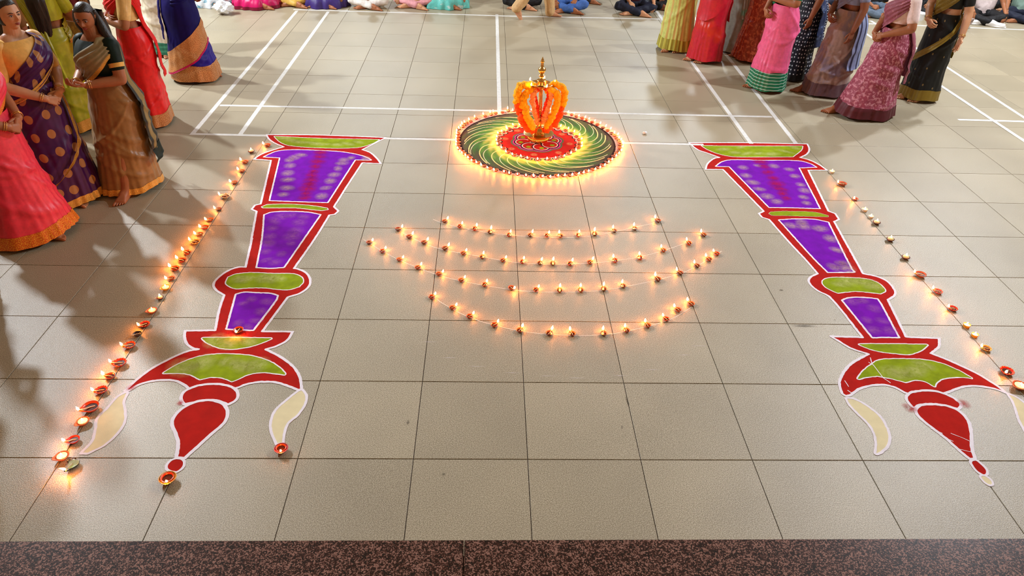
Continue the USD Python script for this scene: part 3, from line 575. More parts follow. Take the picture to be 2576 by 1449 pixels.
garland('thin peach petal garland left of the lamp stem between yellow and scarlet strings', [(930, 385, -.03), (902, 425, -.045), (902, 500, -.045), (918, 590, -.045), (935, 670, -.045), (955, 750, -.045)], .027, .019, (m_peach, m_peach))
garland('thin peach petal garland right of the lamp stem between yellow and scarlet strings', [(1048, 385, -.03), (1078, 425, -.045), (1070, 500, -.045), (1052, 590, -.045), (1035, 670, -.045), (1015, 750, -.045)], .027, .019, (m_peach, m_peach))
garland('thin scarlet petal garland beside the lamp stem on the left', [(945, 385, -.03), (918, 405, -.04), (925, 460, -.04), (942, 540, -.04), (952, 620, -.04), (960, 690, -.035)], .019, .014, (m_redp, m_redp))
garland('thin scarlet petal garland beside the lamp stem on the right', [(1030, 385, -.03), (1055, 405, -.04), (1052, 460, -.04), (1036, 540, -.04), (1022, 620, -.04), (1012, 690, -.035)], .019, .014, (m_redp, m_redp))

# ---------------------------------------------------------------- small oil lamps
m_clay = mat('terracotta', lin(172, 92, 56), .6, vary=.14, var_scale=60, bump=.2, bscale=120)
m_clayd = mat('dark_terracotta', lin(98, 52, 34), .5, vary=.14, var_scale=60, bump=.2, bscale=120)
m_clayg = mat('glazed_orange_clay', lin(196, 66, 20), .25, vary=.1, var_scale=40, coat=.4)
m_black2 = mat('black_clay', lin(44, 28, 26), .35)
m_redc = mat('red_painted_clay', lin(200, 44, 30), .35, vary=.15, var_scale=60)
m_goldc = mat('gold_painted_clay', lin(222, 168, 84), .35, metallic=.3, vary=.15, var_scale=60)
m_whitec = mat('white_painted_clay', lin(228, 214, 196), .5)
m_yelc = mat('yellow_painted_clay', lin(232, 162, 40), .4, vary=.1, var_scale=60)
m_pinkc = mat('pink_painted_clay', lin(226, 96, 100), .4)
m_oil = mat('lamp_oil', lin(70, 24, 8), .12, spec=.5)
m_wax = usdkit.material(stage, L('candle_wax'), {'p': ('principled_bsdf', {'base_color': lin(246, 226, 170), 'roughness': .45, 'subsurface_weight': .6, 'subsurface_scale': .01})}, [], surface='p.BSDF')
m_gl = usdkit.material(stage, L('clear_glass'), {'p': ('principled_bsdf', {'base_color': (1, 1, 1), 'roughness': .03, 'transmission_weight': 1.0, 'ior': 1.45})}, [], surface='p.BSDF')
def bowl(R, spout=.38, profile=None, flutes=0, fl=.06, n=40, squash=1.0):
    pr = profile or [(0, 0), (.56, 0), (.60, .05), (.58, .12), (.78, .30), (.95, .48), (1.0, .58), (.985, .63), (.93, .63), (.86, .55), (.70, .36), (.45, .24), (0, .2)]
    th = np.arange(n) * 2 * np.pi / n; rows = []
    for r, z in pr:
        k = 1 + spout * np.exp(-(((th + np.pi) % (2 * np.pi) - np.pi) / .42) ** 2) * r ** 2.2
        if flutes: k = k * (1 + fl * np.abs(np.sin(flutes * th / 2)) * (r > .7))
        lift = .10 * np.exp(-(((th + np.pi) % (2 * np.pi) - np.pi) / .5) ** 2) * (r ** 3) * (spout > .1)
        rows.append(np.stack([R * r * k * np.cos(th), R * r * k * np.sin(th) * squash, np.full(n, R * z) + R * lift], -1))
    return grid(np.array(rows), True)
def oil_disc(R, z=.40, r=.78, spout=.2):
    th = np.arange(24) * 2 * np.pi / 24; k = 1 + spout * np.exp(-(((th + np.pi) % (2 * np.pi) - np.pi) / .42) ** 2)
    rim = np.stack([R * r * k * np.cos(th), R * r * k * np.sin(th), np.full(24, R * z)], -1)
    return grid(np.array([rim * [1, 1, 1], rim * [.02, .02, 1]]), True)
def moved(m, x=0, y=0, z=0):
    m = m.copy(); m.apply_translation((x, y, z)); return m
def build_diya(kind, R, label, loc, rz, group=None, lit=True, clay=None, hflame=.027):
    t = thing('oil_lamp' if kind not in ('candle', 'cup', 'glass') else 'tealight', label, 'oil lamp' if kind not in ('candle', 'cup', 'glass') else 'tealight', loc, rz, group)
    c = clay or m_clay
    if kind == 'oil':
        obj('bowl', bowl(R), c, t, 50); obj('oil', oil_disc(R), m_oil, t)
        obj('wick', tube([(-R * .45, R * .1, R * .42), (R * .1, -R * .05, R * .46), (R * .8, 0, R * .58), (R * 1.32, 0, R * .80)], R * .075, 6), m_wick, t, 40)
        if lit: obj('flame', moved(flame_mesh(R * .33 if R < .03 else .0075, hflame, (.006, random.uniform(-.003, .003))), R * 1.34, 0, R * .78), m_flame, t, True)
    elif kind == 'petal':
        obj('bowl', bowl(R, .3, flutes=14, fl=.14, n=84), c, t, 40); obj('oil', oil_disc(R, .42, .74), m_oil, t)
        for k in range(9):
            a = 2 * math.pi * (k + .5) / 9 + .2; obj('bead', moved(trimesh.creation.icosphere(1, R * .10), R * .99 * math.cos(a), R * .99 * math.sin(a), R * .64), m_goldc if c is not m_goldc else m_whitec, t, 60)
        obj('wick', tube([(-R * .45, R * .1, R * .46), (R * .1, -R * .05, R * .5), (R * .8, 0, R * .62), (R * 1.3, 0, R * .82)], R * .07, 6), m_wick, t, 40)
        if lit: obj('flame', moved(flame_mesh(.0075, hflame, (.006, 0)), R * 1.3, 0, R * .82), m_flame, t, True)
    elif kind == 'candle':
        obj('bowl', bowl(R, .42), c, t, 50)
        obj('wax', lathe([(.0, .36 * R), (.70 * R, .36 * R), (.74 * R, .58 * R), (.70 * R, .61 * R), (.3 * R, .57 * R), (0, .56 * R)], 28), m_wax, t, 40)
        obj('wick', tube([(0, 0, .5 * R), (.01 * R, 0, .72 * R)], R * .035, 5), m_black2, t)
        if lit: obj('flame', moved(flame_mesh(.0050, .020, (.001, 0)), 0, 0, .68 * R), m_flame_s, t, True)
    elif kind == 'domed':
        obj('bowl', bowl(R, .30), c, t, 50)
        obj('wax', lathe([(0, .5 * R), (.72 * R, .5 * R), (.78 * R, .66 * R), (.6 * R, .9 * R), (.3 * R, 1.02 * R), (0, 1.05 * R)], 28), m_wax, t, 50)
        if lit: obj('flame', moved(flame_mesh(.0055, .022, (.001, 0)), 0, 0, 1.0 * R), m_flame_s, t, True)
    elif kind == 'cup':
        obj('cup', lathe([(0, 0), (.8 * R, 0), (.95 * R, .5 * R), (1.0 * R, .85 * R), (.95 * R, .87 * R), (.85 * R, .5 * R), (0, .45 * R)], 28), c, t, 50)
        obj('wax', lathe([(0, .45 * R), (.9 * R, .6 * R), (.86 * R, .72 * R), (0, .7 * R)], 28), m_wax, t, 40)
        if lit: obj('flame', moved(flame_mesh(.006, .024, (-.002, 0)), .1 * R, 0, .72 * R), m_flame_s, t, True)
    elif kind == 'glass':
        obj('glass_body', bowl(R, .9, [(0, 0), (.6, 0), (.85, .2), (1.0, .5), (.85, .8), (.55, .95), (.48, .93), (.78, .76), (.92, .5), (.78, .24), (.5, .08), (0, .06)]), m_gl, t, 50)
        obj('oil', oil_disc(R, .34, .8, .3), m_wax, t)
        obj('wick', tube([(0, 0, R * .4), (R * .8, 0, R * .6), (R * 1.75, 0, R * .8)], R * .07, 6), m_wick, t, 40)
        if lit: obj('flame', moved(flame_mesh(.0075, .05, (.03, 0)), R * 1.7, 0, R * .72), m_flame, t, True)
    elif kind == 'fluted':
        obj('bowl', bowl(R, .22, flutes=26, fl=.07, n=104), c, t, 30)
        obj('inner_rim', bowl(R * .72, .2, [(1.0, .92), (1.08, .98), (1.0, 1.0), (.86, .86), (.84, .7), (0, .68)]), m_clayg, t, 50)
        obj('oil', oil_disc(R, .52, .6, .2), m_oil, t)
        if lit: obj('flame', moved(flame_mesh(.006, .022, (.004, 0)), R * .75, 0, R * .6), m_flame, t, True)
    return t
def heading(bx, by, fx, fy, R, zf=None):
    b = at(bx, by, R * .6); f = at(fx, fy, zf or (R * .8 + .013)); d = f - b
    return b, math.atan2(d[1], d[0])
RS = .0225
PROTO = {}
def small(bx, by, fx, fy, label, group, key, R=RS, jitter=0):
    b, a = heading(bx, by, fx, fy, R); loc = (b[0], b[1], .0021 if 'ring' in key else .0006)
    v = random.randrange(3); sc = random.uniform(.94, 1.1)
    k = ('s', v, 'lamps')
    if k not in PROTO:
        PROTO[k] = build_diya('oil', R, label, loc, a, group, clay=(m_clay, m_clayd, m_clayg)[v] if 'ring' not in key else (m_clay, m_clay, m_clayg)[v], hflame=(.026, .03, .024)[v])
    else: dup(PROTO[k], loc, a, label, group, sc)
def ordinal(n):
    n += 1
    return f"{n}{'th' if 10 <= n % 100 <= 20 else {1: 'st', 2: 'nd', 3: 'rd'}.get(n % 10, 'th')}"
ORD = ['first', 'second', 'third', 'fourth', 'fifth', 'sixth', 'seventh', 'eighth', 'ninth', 'tenth', 'eleventh', 'twelfth', 'thirteenth', 'fourteenth', 'fifteenth', 'sixteenth', 'seventeenth', 'eighteenth', 'nineteenth', 'twentieth', 'twenty-first', 'twenty-second', 'twenty-third', 'twenty-fourth', 'twenty-fifth', 'twenty-sixth', 'twenty-seventh', 'twenty-eighth', 'twenty-ninth']
S1, S2 = (880, 500, 3.8135), (1380, 500, 3.8135)
def row(z3, bowls, flames): return [(z3[0] + b[0] / z3[2], z3[1] + b[1] / z3[2], z3[0] + f[0] / z3[2], z3[1] + f[1] / z3[2]) for b, f in zip(bowls, flames)]
ROWS = [
 row(S1, [(908, 212), (1054, 260), (1198, 284), (1345, 315), (1527, 343), (1731, 345), (1890, 348)], [(948, 180), (1078, 228), (1218, 248), (1355, 278), (1532, 320), (1738, 322), (1895, 327)])
 + row(S2, [(115, 352), (285, 345), (443, 335), (632, 303), (828, 282), (1050, 207)], [(110, 325), (290, 320), (443, 303), (628, 278), (822, 250), (1035, 180)]),
 row(S1, [(462, 288), (568, 360), (710, 415), (912, 472), (1087, 517), (1270, 553), (1467, 585), (1655, 600), (1823, 612), (1947, 617)], [(497, 265), (605, 330), (740, 388), (945, 442), (1120, 485), (1278, 522), (1483, 560), (1663, 572), (1830, 587), (1950, 587)])
 + row(S2, [(207, 620), (397, 605), (638, 590), (878, 563), (1103, 490), (1348, 423), (1490, 342)], [(225, 588), (423, 572), (628, 555), (872, 520), (1085, 455), (1322, 382), (1452, 302)]),
 row(S1, [(182, 415), (310, 498), (473, 577), (650, 655), (852, 715), (1067, 775), (1292, 820), (1550, 850), (1783, 868)], [(210, 392), (340, 467), (513, 553), (682, 623), (888, 692), (1103, 745), (1320, 778), (1553, 832), (1800, 840)])
 + row(S2, [(106, 875), (310, 873), (530, 862), (717, 833), (1050, 768), (1265, 708), (1427, 637), (1542, 575), (1617, 522)], [(110, 833), (308, 828), (530, 825), (708, 793), (1032, 733), (1252, 683), (1400, 603), (1515, 542), (1580, 490)]),
 row(S1, [(783, 937), (982, 1040), (1147, 1123), (1385, 1207), (1630, 1258), (1913, 1288)], [(823, 903), (1027, 1008), (1187, 1090), (1417, 1172), (1662, 1208), (1942, 1240)])
 + row(S2, [(227, 1292), (530, 1290), (750, 1260), (952, 1212), (1132, 1150), (1245, 1060), (1370, 1003)], [(205, 1243), (525, 1247), (735, 1213), (930, 1168), (1090, 1105), (1212, 1025), (1330, 963)])]
for r_, nm in zip(ROWS, ('topmost', 'second', 'third', 'lowest')):
    for k, q in enumerate(r_):
        small(*q, f'small lit clay lamp, {ORD[k]} from the left in the {nm} curved row', f'lamps in the {nm} curved row', 'row')
def clockwise(lst):
    an = [(-math.atan2(at(a, b)[1] - RC[1], at(a, b)[0] - RC[0])) % (2 * math.pi) for a, b, _, _ in lst]
    return [lst[i] for i in np.argsort(an)]
for k, q in enumerate(clockwise(OUTER)): small(*q, f'small lit clay lamp in the outer ring, {ordinal(k)} clockwise from its rightmost lamp', 'outer ring lamps', 'ring')
for k, q in enumerate(clockwise(INNER)): small(*q, f'small lit clay lamp in the inner ring, {ordinal(k)} clockwise from its rightmost lamp', 'inner ring lamps', 'ring')

# the two straight lines of mixed lamps: kind, bowl px, flame px (or None), radius, clay
def zl(z3, *a): return [z3[0] + a[0] / z3[2], z3[1] + a[1] / z3[2]] + ([z3[0] + a[2] / z3[2], z3[1] + a[3] / z3[2]] if len(a) > 2 else [])
LZ, LY2, LQ = (0, 320, 3.623), (0, 700, 2.898), (0, 1050, 2.9953)
LINE_L = [('oil', zl(LZ, 2440, 158, 2405, 143), .030, m_clayg, 'plain orange'), ('domed', zl(LZ, 2290, 215, 2250, 215), .032, m_clayd, 'wax filled brown'), ('oil', zl(LZ, 2235, 310, 2200, 290), .032, m_clay, 'plain terracotta'),
 ('oil', zl(LZ, 2207, 393, 2170, 375), .028, m_clay, 'plain terracotta'), ('oil', zl(LZ, 2140, 497, 2108, 485), .029, m_clay, 'plain terracotta'), ('petal', zl(LZ, 2055, 620, 2005, 603), .038, m_whitec, 'white rimmed scalloped'),
 ('oil', zl(LZ, 1995, 742, 1955, 730), .024, m_clayd, 'small brown'), ('oil', zl(LZ, 1915, 837, 1885, 828), .028, m_clay, 'plain terracotta'), ('oil', zl(LZ, 1870, 905, 1832, 895), .030, m_clayg, 'orange glazed'), ('oil', zl(LZ, 1822, 968, 1780, 960), .028, m_clay, 'plain terracotta'),
 ('petal', zl(LZ, 1782, 1038, 1742, 1017), .034, m_goldc, 'gold flower shaped'), ('oil', zl(LZ, 1707, 1135, 1668, 1108), .030, m_clayg, 'orange glazed'), ('oil', zl(LZ, 1660, 1205, 1630, 1183), .030, m_clayg, 'orange glazed'), ('oil', zl(LZ, 1597, 1280, 1557, 1257), .031, m_clayg, 'orange glazed'),
 ('oil', zl(LZ, 1560, 1372, 1528, 1362), .027, m_clay, 'plain terracotta'), ('candle', zl(LY2, 1207, 62, 1160, 64), .034, m_yelc, 'yellow wax filled'), ('domed', zl(LY2, 1167, 138, 1130, 142), .024, m_clayd, 'small cream wax filled'),
 ('candle', zl(LY2, 1108, 230, 1065, 225), .034, m_clay, 'brown ringed wax filled'), ('petal', zl(LY2, 1054, 330, 1018, 328), .031, m_redc, 'red petalled'), ('oil', zl(LY2, 1000, 402, 968, 396), .028, m_black2, 'unlit black'), ('petal', zl(LY2, 945, 482, 905, 472), .034, m_clayg, 'orange scalloped'),
 ('petal', zl(LY2, 872, 610, 818, 598), .038, m_redc, 'large red and gold'), ('oil', zl(LY2, 803, 708, 770, 690), .030, m_clayg, 'orange glazed'), ('petal', zl(LY2, 738, 810, 692, 802), .033, m_redc, 'red beaded'), ('oil', zl(LY2, 660, 930, 598, 932), .048, m_clayg, 'largest glazed brown'),
 ('candle', zl(LY2, 602, 1038, 545, 1050), .037, m_clay, 'wax filled terracotta'), ('oil', zl(LY2, 535, 1172, 475, 1170), .033, m_redc, 'small red'), ('candle', zl(LY2, 450, 1292, 395, 1292), .037, m_clay, 'wax filled terracotta')]
for k, (kind, q, R, c, nm) in enumerate(LINE_L):
    b, a = heading(*q, R); b = b.copy()
    lit = 'unlit' not in nm
    build_diya(kind, R * .93, f'{nm} lamp, {ORD[k]} from the far end of the left line', (b[0], b[1], .0006), a, 'lamps in the left line', lit, c, .030)
def single(kind, q, R, c, label, zf=None):
    b, a = heading(*q, R, zf); build_diya(kind, R, label, (b[0], b[1], .0024), a, None, True, c, .03)
single('glass', zl(LY2, 530, 1345, 478, 1378), .033, None, 'clear glass oil lamp with a long flame at the tip of the left cream tassel')
single('fluted', zl(LQ, 1262, 455, 1250, 475), .041, m_yelc, 'yellow fluted oil lamp at the lowest tip of the left torch drawing')
single('fluted', zl(LQ, 2118, 232, 2112, 258), .035, m_pinkc, 'pink fluted oil lamp at the tip of the right cream tassel of the left torch')
single('oil', (600, 829, 593.5, 833.5), .031, m_clayg, 'orange lamp lying on the left torch drawing below its lowest purple panel')
RZ, RZ2 = (2080, 400, 5.175), (1950, 650, 4.115)
LINE_R = [('cup', zl(RZ, 68, 162, 40, 160), .026, m_whitec, 'white cup'), ('oil', zl(RZ, 208, 312, 150, 288), .041, m_clay, 'large plain terracotta'), ('petal', zl(RZ, 372, 512, 355, 505), .026, m_pinkc, 'pink petalled'), ('cup', zl(RZ, 495, 657, 470, 655), .027, m_whitec, 'white cup'),
 ('cup', zl(RZ, 575, 747, 550, 740), .023, m_whitec, 'small pale cup'), ('domed', zl(RZ, 650, 820, 600, 815), .034, m_clayd, 'dark brown wax filled'), ('domed', zl(RZ, 830, 1038, 785, 1038), .034, m_clayd, 'brown wax filled'), ('domed', zl(RZ, 1030, 1272, 975, 1262), .034, m_clayd, 'olive brown wax filled'),
 ('oil', zl(RZ2, 1512, 158, 1455, 130), .042, m_clay, 'large terracotta'), ('petal', zl(RZ2, 1690, 335, 1645, 300), .031, m_pinkc, 'pink and gold petalled'), ('petal', zl(RZ2, 1843, 512, 1800, 490), .031, m_redc, 'red and gold petalled'), ('cup', zl(RZ2, 1985, 690, 1962, 665), .026, m_yelc, 'yellow cup'),
 ('cup', zl(RZ2, 2068, 790, 2050, 765), .024, m_yelc, 'small yellow cup'), ('petal', zl(RZ2, 2190, 925, 2150, 900), .031, m_goldc, 'gold patterned'), ('petal', zl(RZ2, 2405, 1158, 2385, 1185), .040, m_redc, 'dark pink petalled'), ('candle', zl(RZ2, 2540, 1310, 2460, 1310), .046, m_clay, 'large wax filled')]
for k, (kind, q, R, c, nm) in enumerate(LINE_R):
    b, a = heading(*q, R)
    build_diya(kind, R * .93, f'{nm} lamp, {ORD[k]} from the far end of the right line', (b[0], b[1], .0006), a, 'lamps in the right line', True, c, .03)
# litter on the floor
m_film = mat('white_plastic', lin(232, 236, 240), .35, vary=.06)
def crumple(name, label, cat_, loc, r, seed, m, squash=.7, flat=None):
    g = trimesh.creation.icosphere(3, 1.0); v = g.vertices.copy()
    q = v * 2.3; n = meshkit.noise(q, seed); n2 = np.abs(meshkit.noise(q * 2.2, seed + 9) - .5)
    v = v * (0.62 + .75 * n - .5 * n2)[:, None] * [1.15, .9, squash]; v[:, 2] -= v[:, 2].min()
    if flat: v[:, 2] *= 1.12 * flat / (r * v[:, 2].max()); v[:, 2] = np.minimum(v[:, 2], flat / r)
    t = obj(name, trimesh.Trimesh(v * r, g.faces, process=False), m, None, 25)
    UsdGeom.Xformable(UsdGeom.Mesh(t)).AddTranslateOp().Set(Gf.Vec3d(*map(float, loc)))
    tag(t, label, cat_)
p = at(1622, 337); crumple('paper_scrap', 'small white scrap on the floor right of the round drawing', 'scrap', (p[0], p[1], .0003), .019, 3, m_film)
p = at(566, 36); crumple('plastic_bag', 'crumpled white plastic bag on the floor by the seated crowd', 'plastic bag', (p[0], p[1], .0003), .12, 5, m_film, .8)
# ---------------------------------------------------------------- people: bodies
def sph(c, r, n=20):
    return manifold3d.Manifold.sphere(float(r), n).translate([float(x) for x in c])
def bone(a, b, ra, rb, n=20):
    return manifold3d.Manifold.batch_hull([sph(a, ra, n), sph(b, rb, n)])
def chain(pts, rad, n=20):
    return manifold3d.Manifold.batch_boolean([bone(pts[i], pts[i + 1], rad[i], rad[i + 1], n) for i in range(len(pts) - 1)], manifold3d.OpType.Add)
def union(*ms): return manifold3d.Manifold.batch_boolean(list(ms), manifold3d.OpType.Add)
def hull(*cs): return manifold3d.Manifold.batch_hull([sph(c, r) for c, r in cs])
V3 = lambda *a: np.array(a, float)
def unit(v): return np.asarray(v, float) / (np.linalg.norm(v) + 1e-12)
HANDS = {}
def hand_local(kind):
    """a left hand: wrist at the origin, fingers along +x, palm facing -z, thumb towards -y"""
    if kind in HANDS: return HANDS[kind]
    curl = {'relax': (18, 26, 18), 'clasp': (48, 50, 30), 'flat': (6, 10, 6), 'cup': (24, 34, 22), 'spread': (4, 8, 6), 'grip': (62, 72, 42)}[kind]
    sp = 9.0 if kind == 'spread' else 2.2
    parts = [hull((V3(.004, 0, 0), .0165), (V3(.03, -.020, 0), .0125), (V3(.078, -.026, 0), .0115), (V3(.080, .024, -.002), .010), (V3(.03, .02, -.001), .0125))]
    for k, (y, l, r, x0) in enumerate(((-.026, (.040, .024, .019), .0088, .082), (-.009, (.044, .028, .020), .0090, .086), (.008, (.041, .026, .020), .0086, .083), (.024, (.032, .019, .017), .0076, .076))):
        p = V3(x0 - .012, y, 0); an = 0; yaw = math.radians((k - 1.5) * sp); pts = [p]
        p = V3(x0, y, 0); pts.append(p)
        for ln, cu in zip(l, curl):
            an += math.radians(cu + k * (3 if kind in ('relax', 'cup') else 0)); p = p + ln * V3(math.cos(an) * math.cos(yaw), math.sin(yaw), -math.sin(an)); pts.append(p)
        parts.append(chain(pts, [r * 1.05, r * 1.02, r * .95, r * .88, r * .72], 14))
    ty = {'flat': -.6, 'spread': -1.1}.get(kind, -.45); dn = {'clasp': -.018, 'grip': -.03, 'cup': -.012}.get(kind, -.008)
    parts.append(chain([V3(.018, -.016, -.004), V3(.040, -.036, -.010 + dn * .5), V3(.066, -.036 + ty * .03, -.014 + dn), V3(.086, -.034 + ty * .034, -.016 + dn * 1.4)], [.0135, .0118, .0102, .0078], 14))
    HANDS[kind] = union(*parts).refine_to_length(.0065)
    return HANDS[kind]
def hand(wrist, d, palm, side, kind, s=1.0):
    """side +1 = left hand; d = direction of the fingers; palm = direction the palm faces"""
    x = unit(d); z = -unit(np.asarray(palm, float) - x * np.dot(palm, x)); y = np.cross(z, x)
    m = hand_local(kind)
    if side < 0: m = m.mirror((0, 1, 0))
    A = np.c_[x * s, y * s, z * s, wrist]
    return m.transform(A)
def foot(ankle, yaw, s=1.0):
    c, si = math.cos(yaw), math.sin(yaw); R = lambda x, y, z: V3(ankle[0] + (x * c - y * si) * s, ankle[1] + (x * si + y * c) * s, z * s + ankle[2])
    m = [hull((R(0, 0, .07), .031), (R(-.035, 0, .027), .027), (R(.05, -.012, .05), .027), (R(.05, .014, .04), .022)), hull((R(.05, 0, .045), .027), (R(-.035, 0, .026), .026), (R(.125, -.024, .02), .02), (R(.115, .03, .017), .017))]
    for k, (y, l, r) in enumerate(((-.030, .050, .0125), (-.010, .050, .0088), (.008, .044, .0082), (.023, .036, .0078), (.036, .026, .0072))):
        m.append(chain([R(.118 - k * .006, y, .018), R(.125 + l * .5 - k * .006, y * 1.08, .0155), R(.125 + l - k * .006, y * 1.1, .0105)], [r * 1.15 * s, r * 1.1 * s, r * s], 12))
    return union(*m)      # right foot has its big toe at -y mirrored by caller's yaw; small difference
HEAD = {}
def head_mesh(male=False):
    if male in HEAD: return HEAD[male]
    m = trimesh.creation.icosphere(5, 1.0); v = m.vertices.copy(); x, y, z = v.T
    # faces +y. an egg: broad skull, narrower jaw
    wx = .074 * (1 - .20 * np.clip(-z, 0, 1) ** 1.3); hy = np.where(y > 0, .092, .100); hy = hy * (1 - .10 * np.clip(-z, 0, 1) * (y < 0))
    X, Y, Z = x * wx, y * hy, z * .118
    g = lambda cx, cz, sx, sz: np.exp(-((X - cx) / sx) ** 2 - ((Z - cz) / sz) ** 2) * (y > .05)
    Y = np.where(y > .3, Y * (1 - .06 * np.exp(-((X) / .08) ** 2)), Y)
    Y += .022 * g(0, -.022, .011, .016) + .013 * g(0, -.004, .0075, .022)                   # nose tip, bridge
    Y += .006 * (g(.0105, -.028, .006, .006) + g(-.0105, -.028, .006, .006))               # wings of the nose
    Y -= .009 * (g(.030, .006, .016, .011) + g(-.030, .006, .016, .011))                   # eye sockets
    Y += .006 * (g(.028, .028, .022, .008) + g(-.028, .028, .022, .008))                   # brow
    Y += .005 * (g(.036, -.026, .020, .020) + g(-.036, -.026, .020, .020))                 # cheeks
    Y += .0065 * g(0, -.054, .020, .010) - .005 * g(0, -.0555, .019, .0018)                 # lips, the line between
    Y -= .004 * g(0, -.071, .016, .006)
    Y += .010 * g(0, -.092, .020, .016)                                                   # chin
    m = trimesh.Trimesh(np.c_[X, Y, Z], m.faces, process=False)
    man = manifold3d.Manifold(manifold3d.Mesh(np.asarray(m.vertices, np.float32), np.asarray(m.faces, np.uint32)))
    ears = []
    for s in (-1, 1):
        ears.append(hull((V3(s * .073, -.008, .010), .010), (V3(s * .080, -.018, .018), .008), (V3(s * .074, -.010, -.016), .007)))
    HEAD[male] = union(man, *ears)
    return HEAD[male]
def face_parts(t, A, ms, seed=0):
    """eyes, brows, lips on a head whose 3x4 placement is A (head centre, facing +y)"""
    put = lambda m: trimesh.Trimesh(np.asarray(m.vertices) @ A[:, :3].T + A[:, 3], m.faces, process=False)
    for s in (-1, 1):
        e = trimesh.creation.icosphere(2, 1.0); e.vertices *= [.0125, .009, .0062]; e.apply_translation((s * .030, .0755, .004))
        obj('eye', put(e), ms['eye'], t, True)
        i = trimesh.creation.icosphere(2, .0056); i.vertices *= [1, .6, 1]; i.apply_translation((s * .030, .0822, .0035)); obj('iris', put(i), ms['dark'], t, True)
        lid = tube([(s * (.030 - .0145), .0795, .0035), (s * .024, .0835, .0098), (s * .033, .0832, .0105), (s * .0445, .0775, .004)], .0021, 6); obj('eyelid', put(lid), ms['lid'], t, True)
        b = tube([(s * .013, .0875, .021), (s * .025, .0885, .027), (s * .038, .0835, .027), (s * .050, .0735, .020)], (.0022, .003, .0026, .001), 6); obj('eyebrow', put(b), ms['dark'], t, True)
    for k, (zz, w, r) in enumerate(((-.0505, .021, .0040), (-.0595, .018, .0050))):
        l = tube([(-w, .0795, -.0555), (-w * .5, .0885, zz), (0, .0905 + k * .0005, zz + (.0008 if k else -.0012)), (w * .5, .0885, zz), (w, .0795, -.0555)], (.001, r * .8, r, r * .8, .001), 8); obj('lip', put(l), ms['lip'], t, True)
def to_man(m):
    return manifold3d.Manifold(manifold3d.Mesh(np.asarray(m.vertices, np.float32), np.asarray(m.faces, np.uint32)))
def finish(man, it=6, length=.018):
    m = tm(man.refine_to_length(length)) if length else tm(man)
    m.merge_vertices()
    trimesh.smoothing.filter_taubin(m, .5, .53, it)
    return m

def skin(name, c):
    return usdkit.material(stage, L(name), {'tc': ('texture_coordinate', {}), 'n': ('noise_texture', {'scale': 14.0, 'detail': 4.0}), 'mr': ('map_range', {'from_min': .3, 'from_max': .7, 'to_min': .88, 'to_max': 1.1}), 'h': ('hsv', {'color': c}),
        'p': ('principled_bsdf', {'roughness': .48, 'specular_ior_level': .4, 'subsurface_weight': .15, 'subsurface_scale': .008})}, [('tc.object', 'n.vector'), ('n.fac', 'mr.value'), ('mr.result', 'h.value'), ('h.color', 'p.base_color')], surface='p.BSDF')
SKIN = [skin('warm_brown_skin', lin(172, 112, 76)), skin('brown_skin', lin(160, 102, 66)), skin('light_brown_skin', lin(200, 148, 110)), skin('deep_brown_skin', lin(132, 82, 54))]
m_eye = mat('eye_white', lin(214, 204, 196), .3); m_darkhair = mat('brow_hair', lin(26, 18, 16), .6); m_lid = mat('eyelid_skin', lin(92, 54, 38), .5); m_lip = mat('lip_skin', lin(150, 62, 56), .4)
FM = {'eye': m_eye, 'dark': m_darkhair, 'lid': m_lid, 'lip': m_lip}
m_hair = usdkit.material(stage, L('black_hair'), {'tc': ('texture_coordinate', {}), 'mp': ('mapping', {'scale': (180, 180, 9)}), 'n': ('noise_texture', {'scale': 1.0, 'detail': 3.0}), 'r': ('rgb_ramp', {'ramp': [(.3, lin(8, 6, 6)), (.7, lin(42, 30, 26))]}), 'b': ('bump', {'strength': .7, 'distance': .004}),
    'p': ('principled_bsdf', {'roughness': .38, 'specular_ior_level': .5})}, [('tc.object', 'mp.vector'), ('mp.vector', 'n.vector'), ('n.fac', 'r.fac'), ('r.color', 'p.base_color'), ('n.fac', 'b.height'), ('b.normal', 'p.normal')], surface='p.BSDF')
m_gold = mat('gold_metal', (0.85, 0.55, 0.2), .28, metallic=1.0)
m_silver = mat('silver_metal', (0.8, 0.8, 0.8), .25, metallic=1.0)

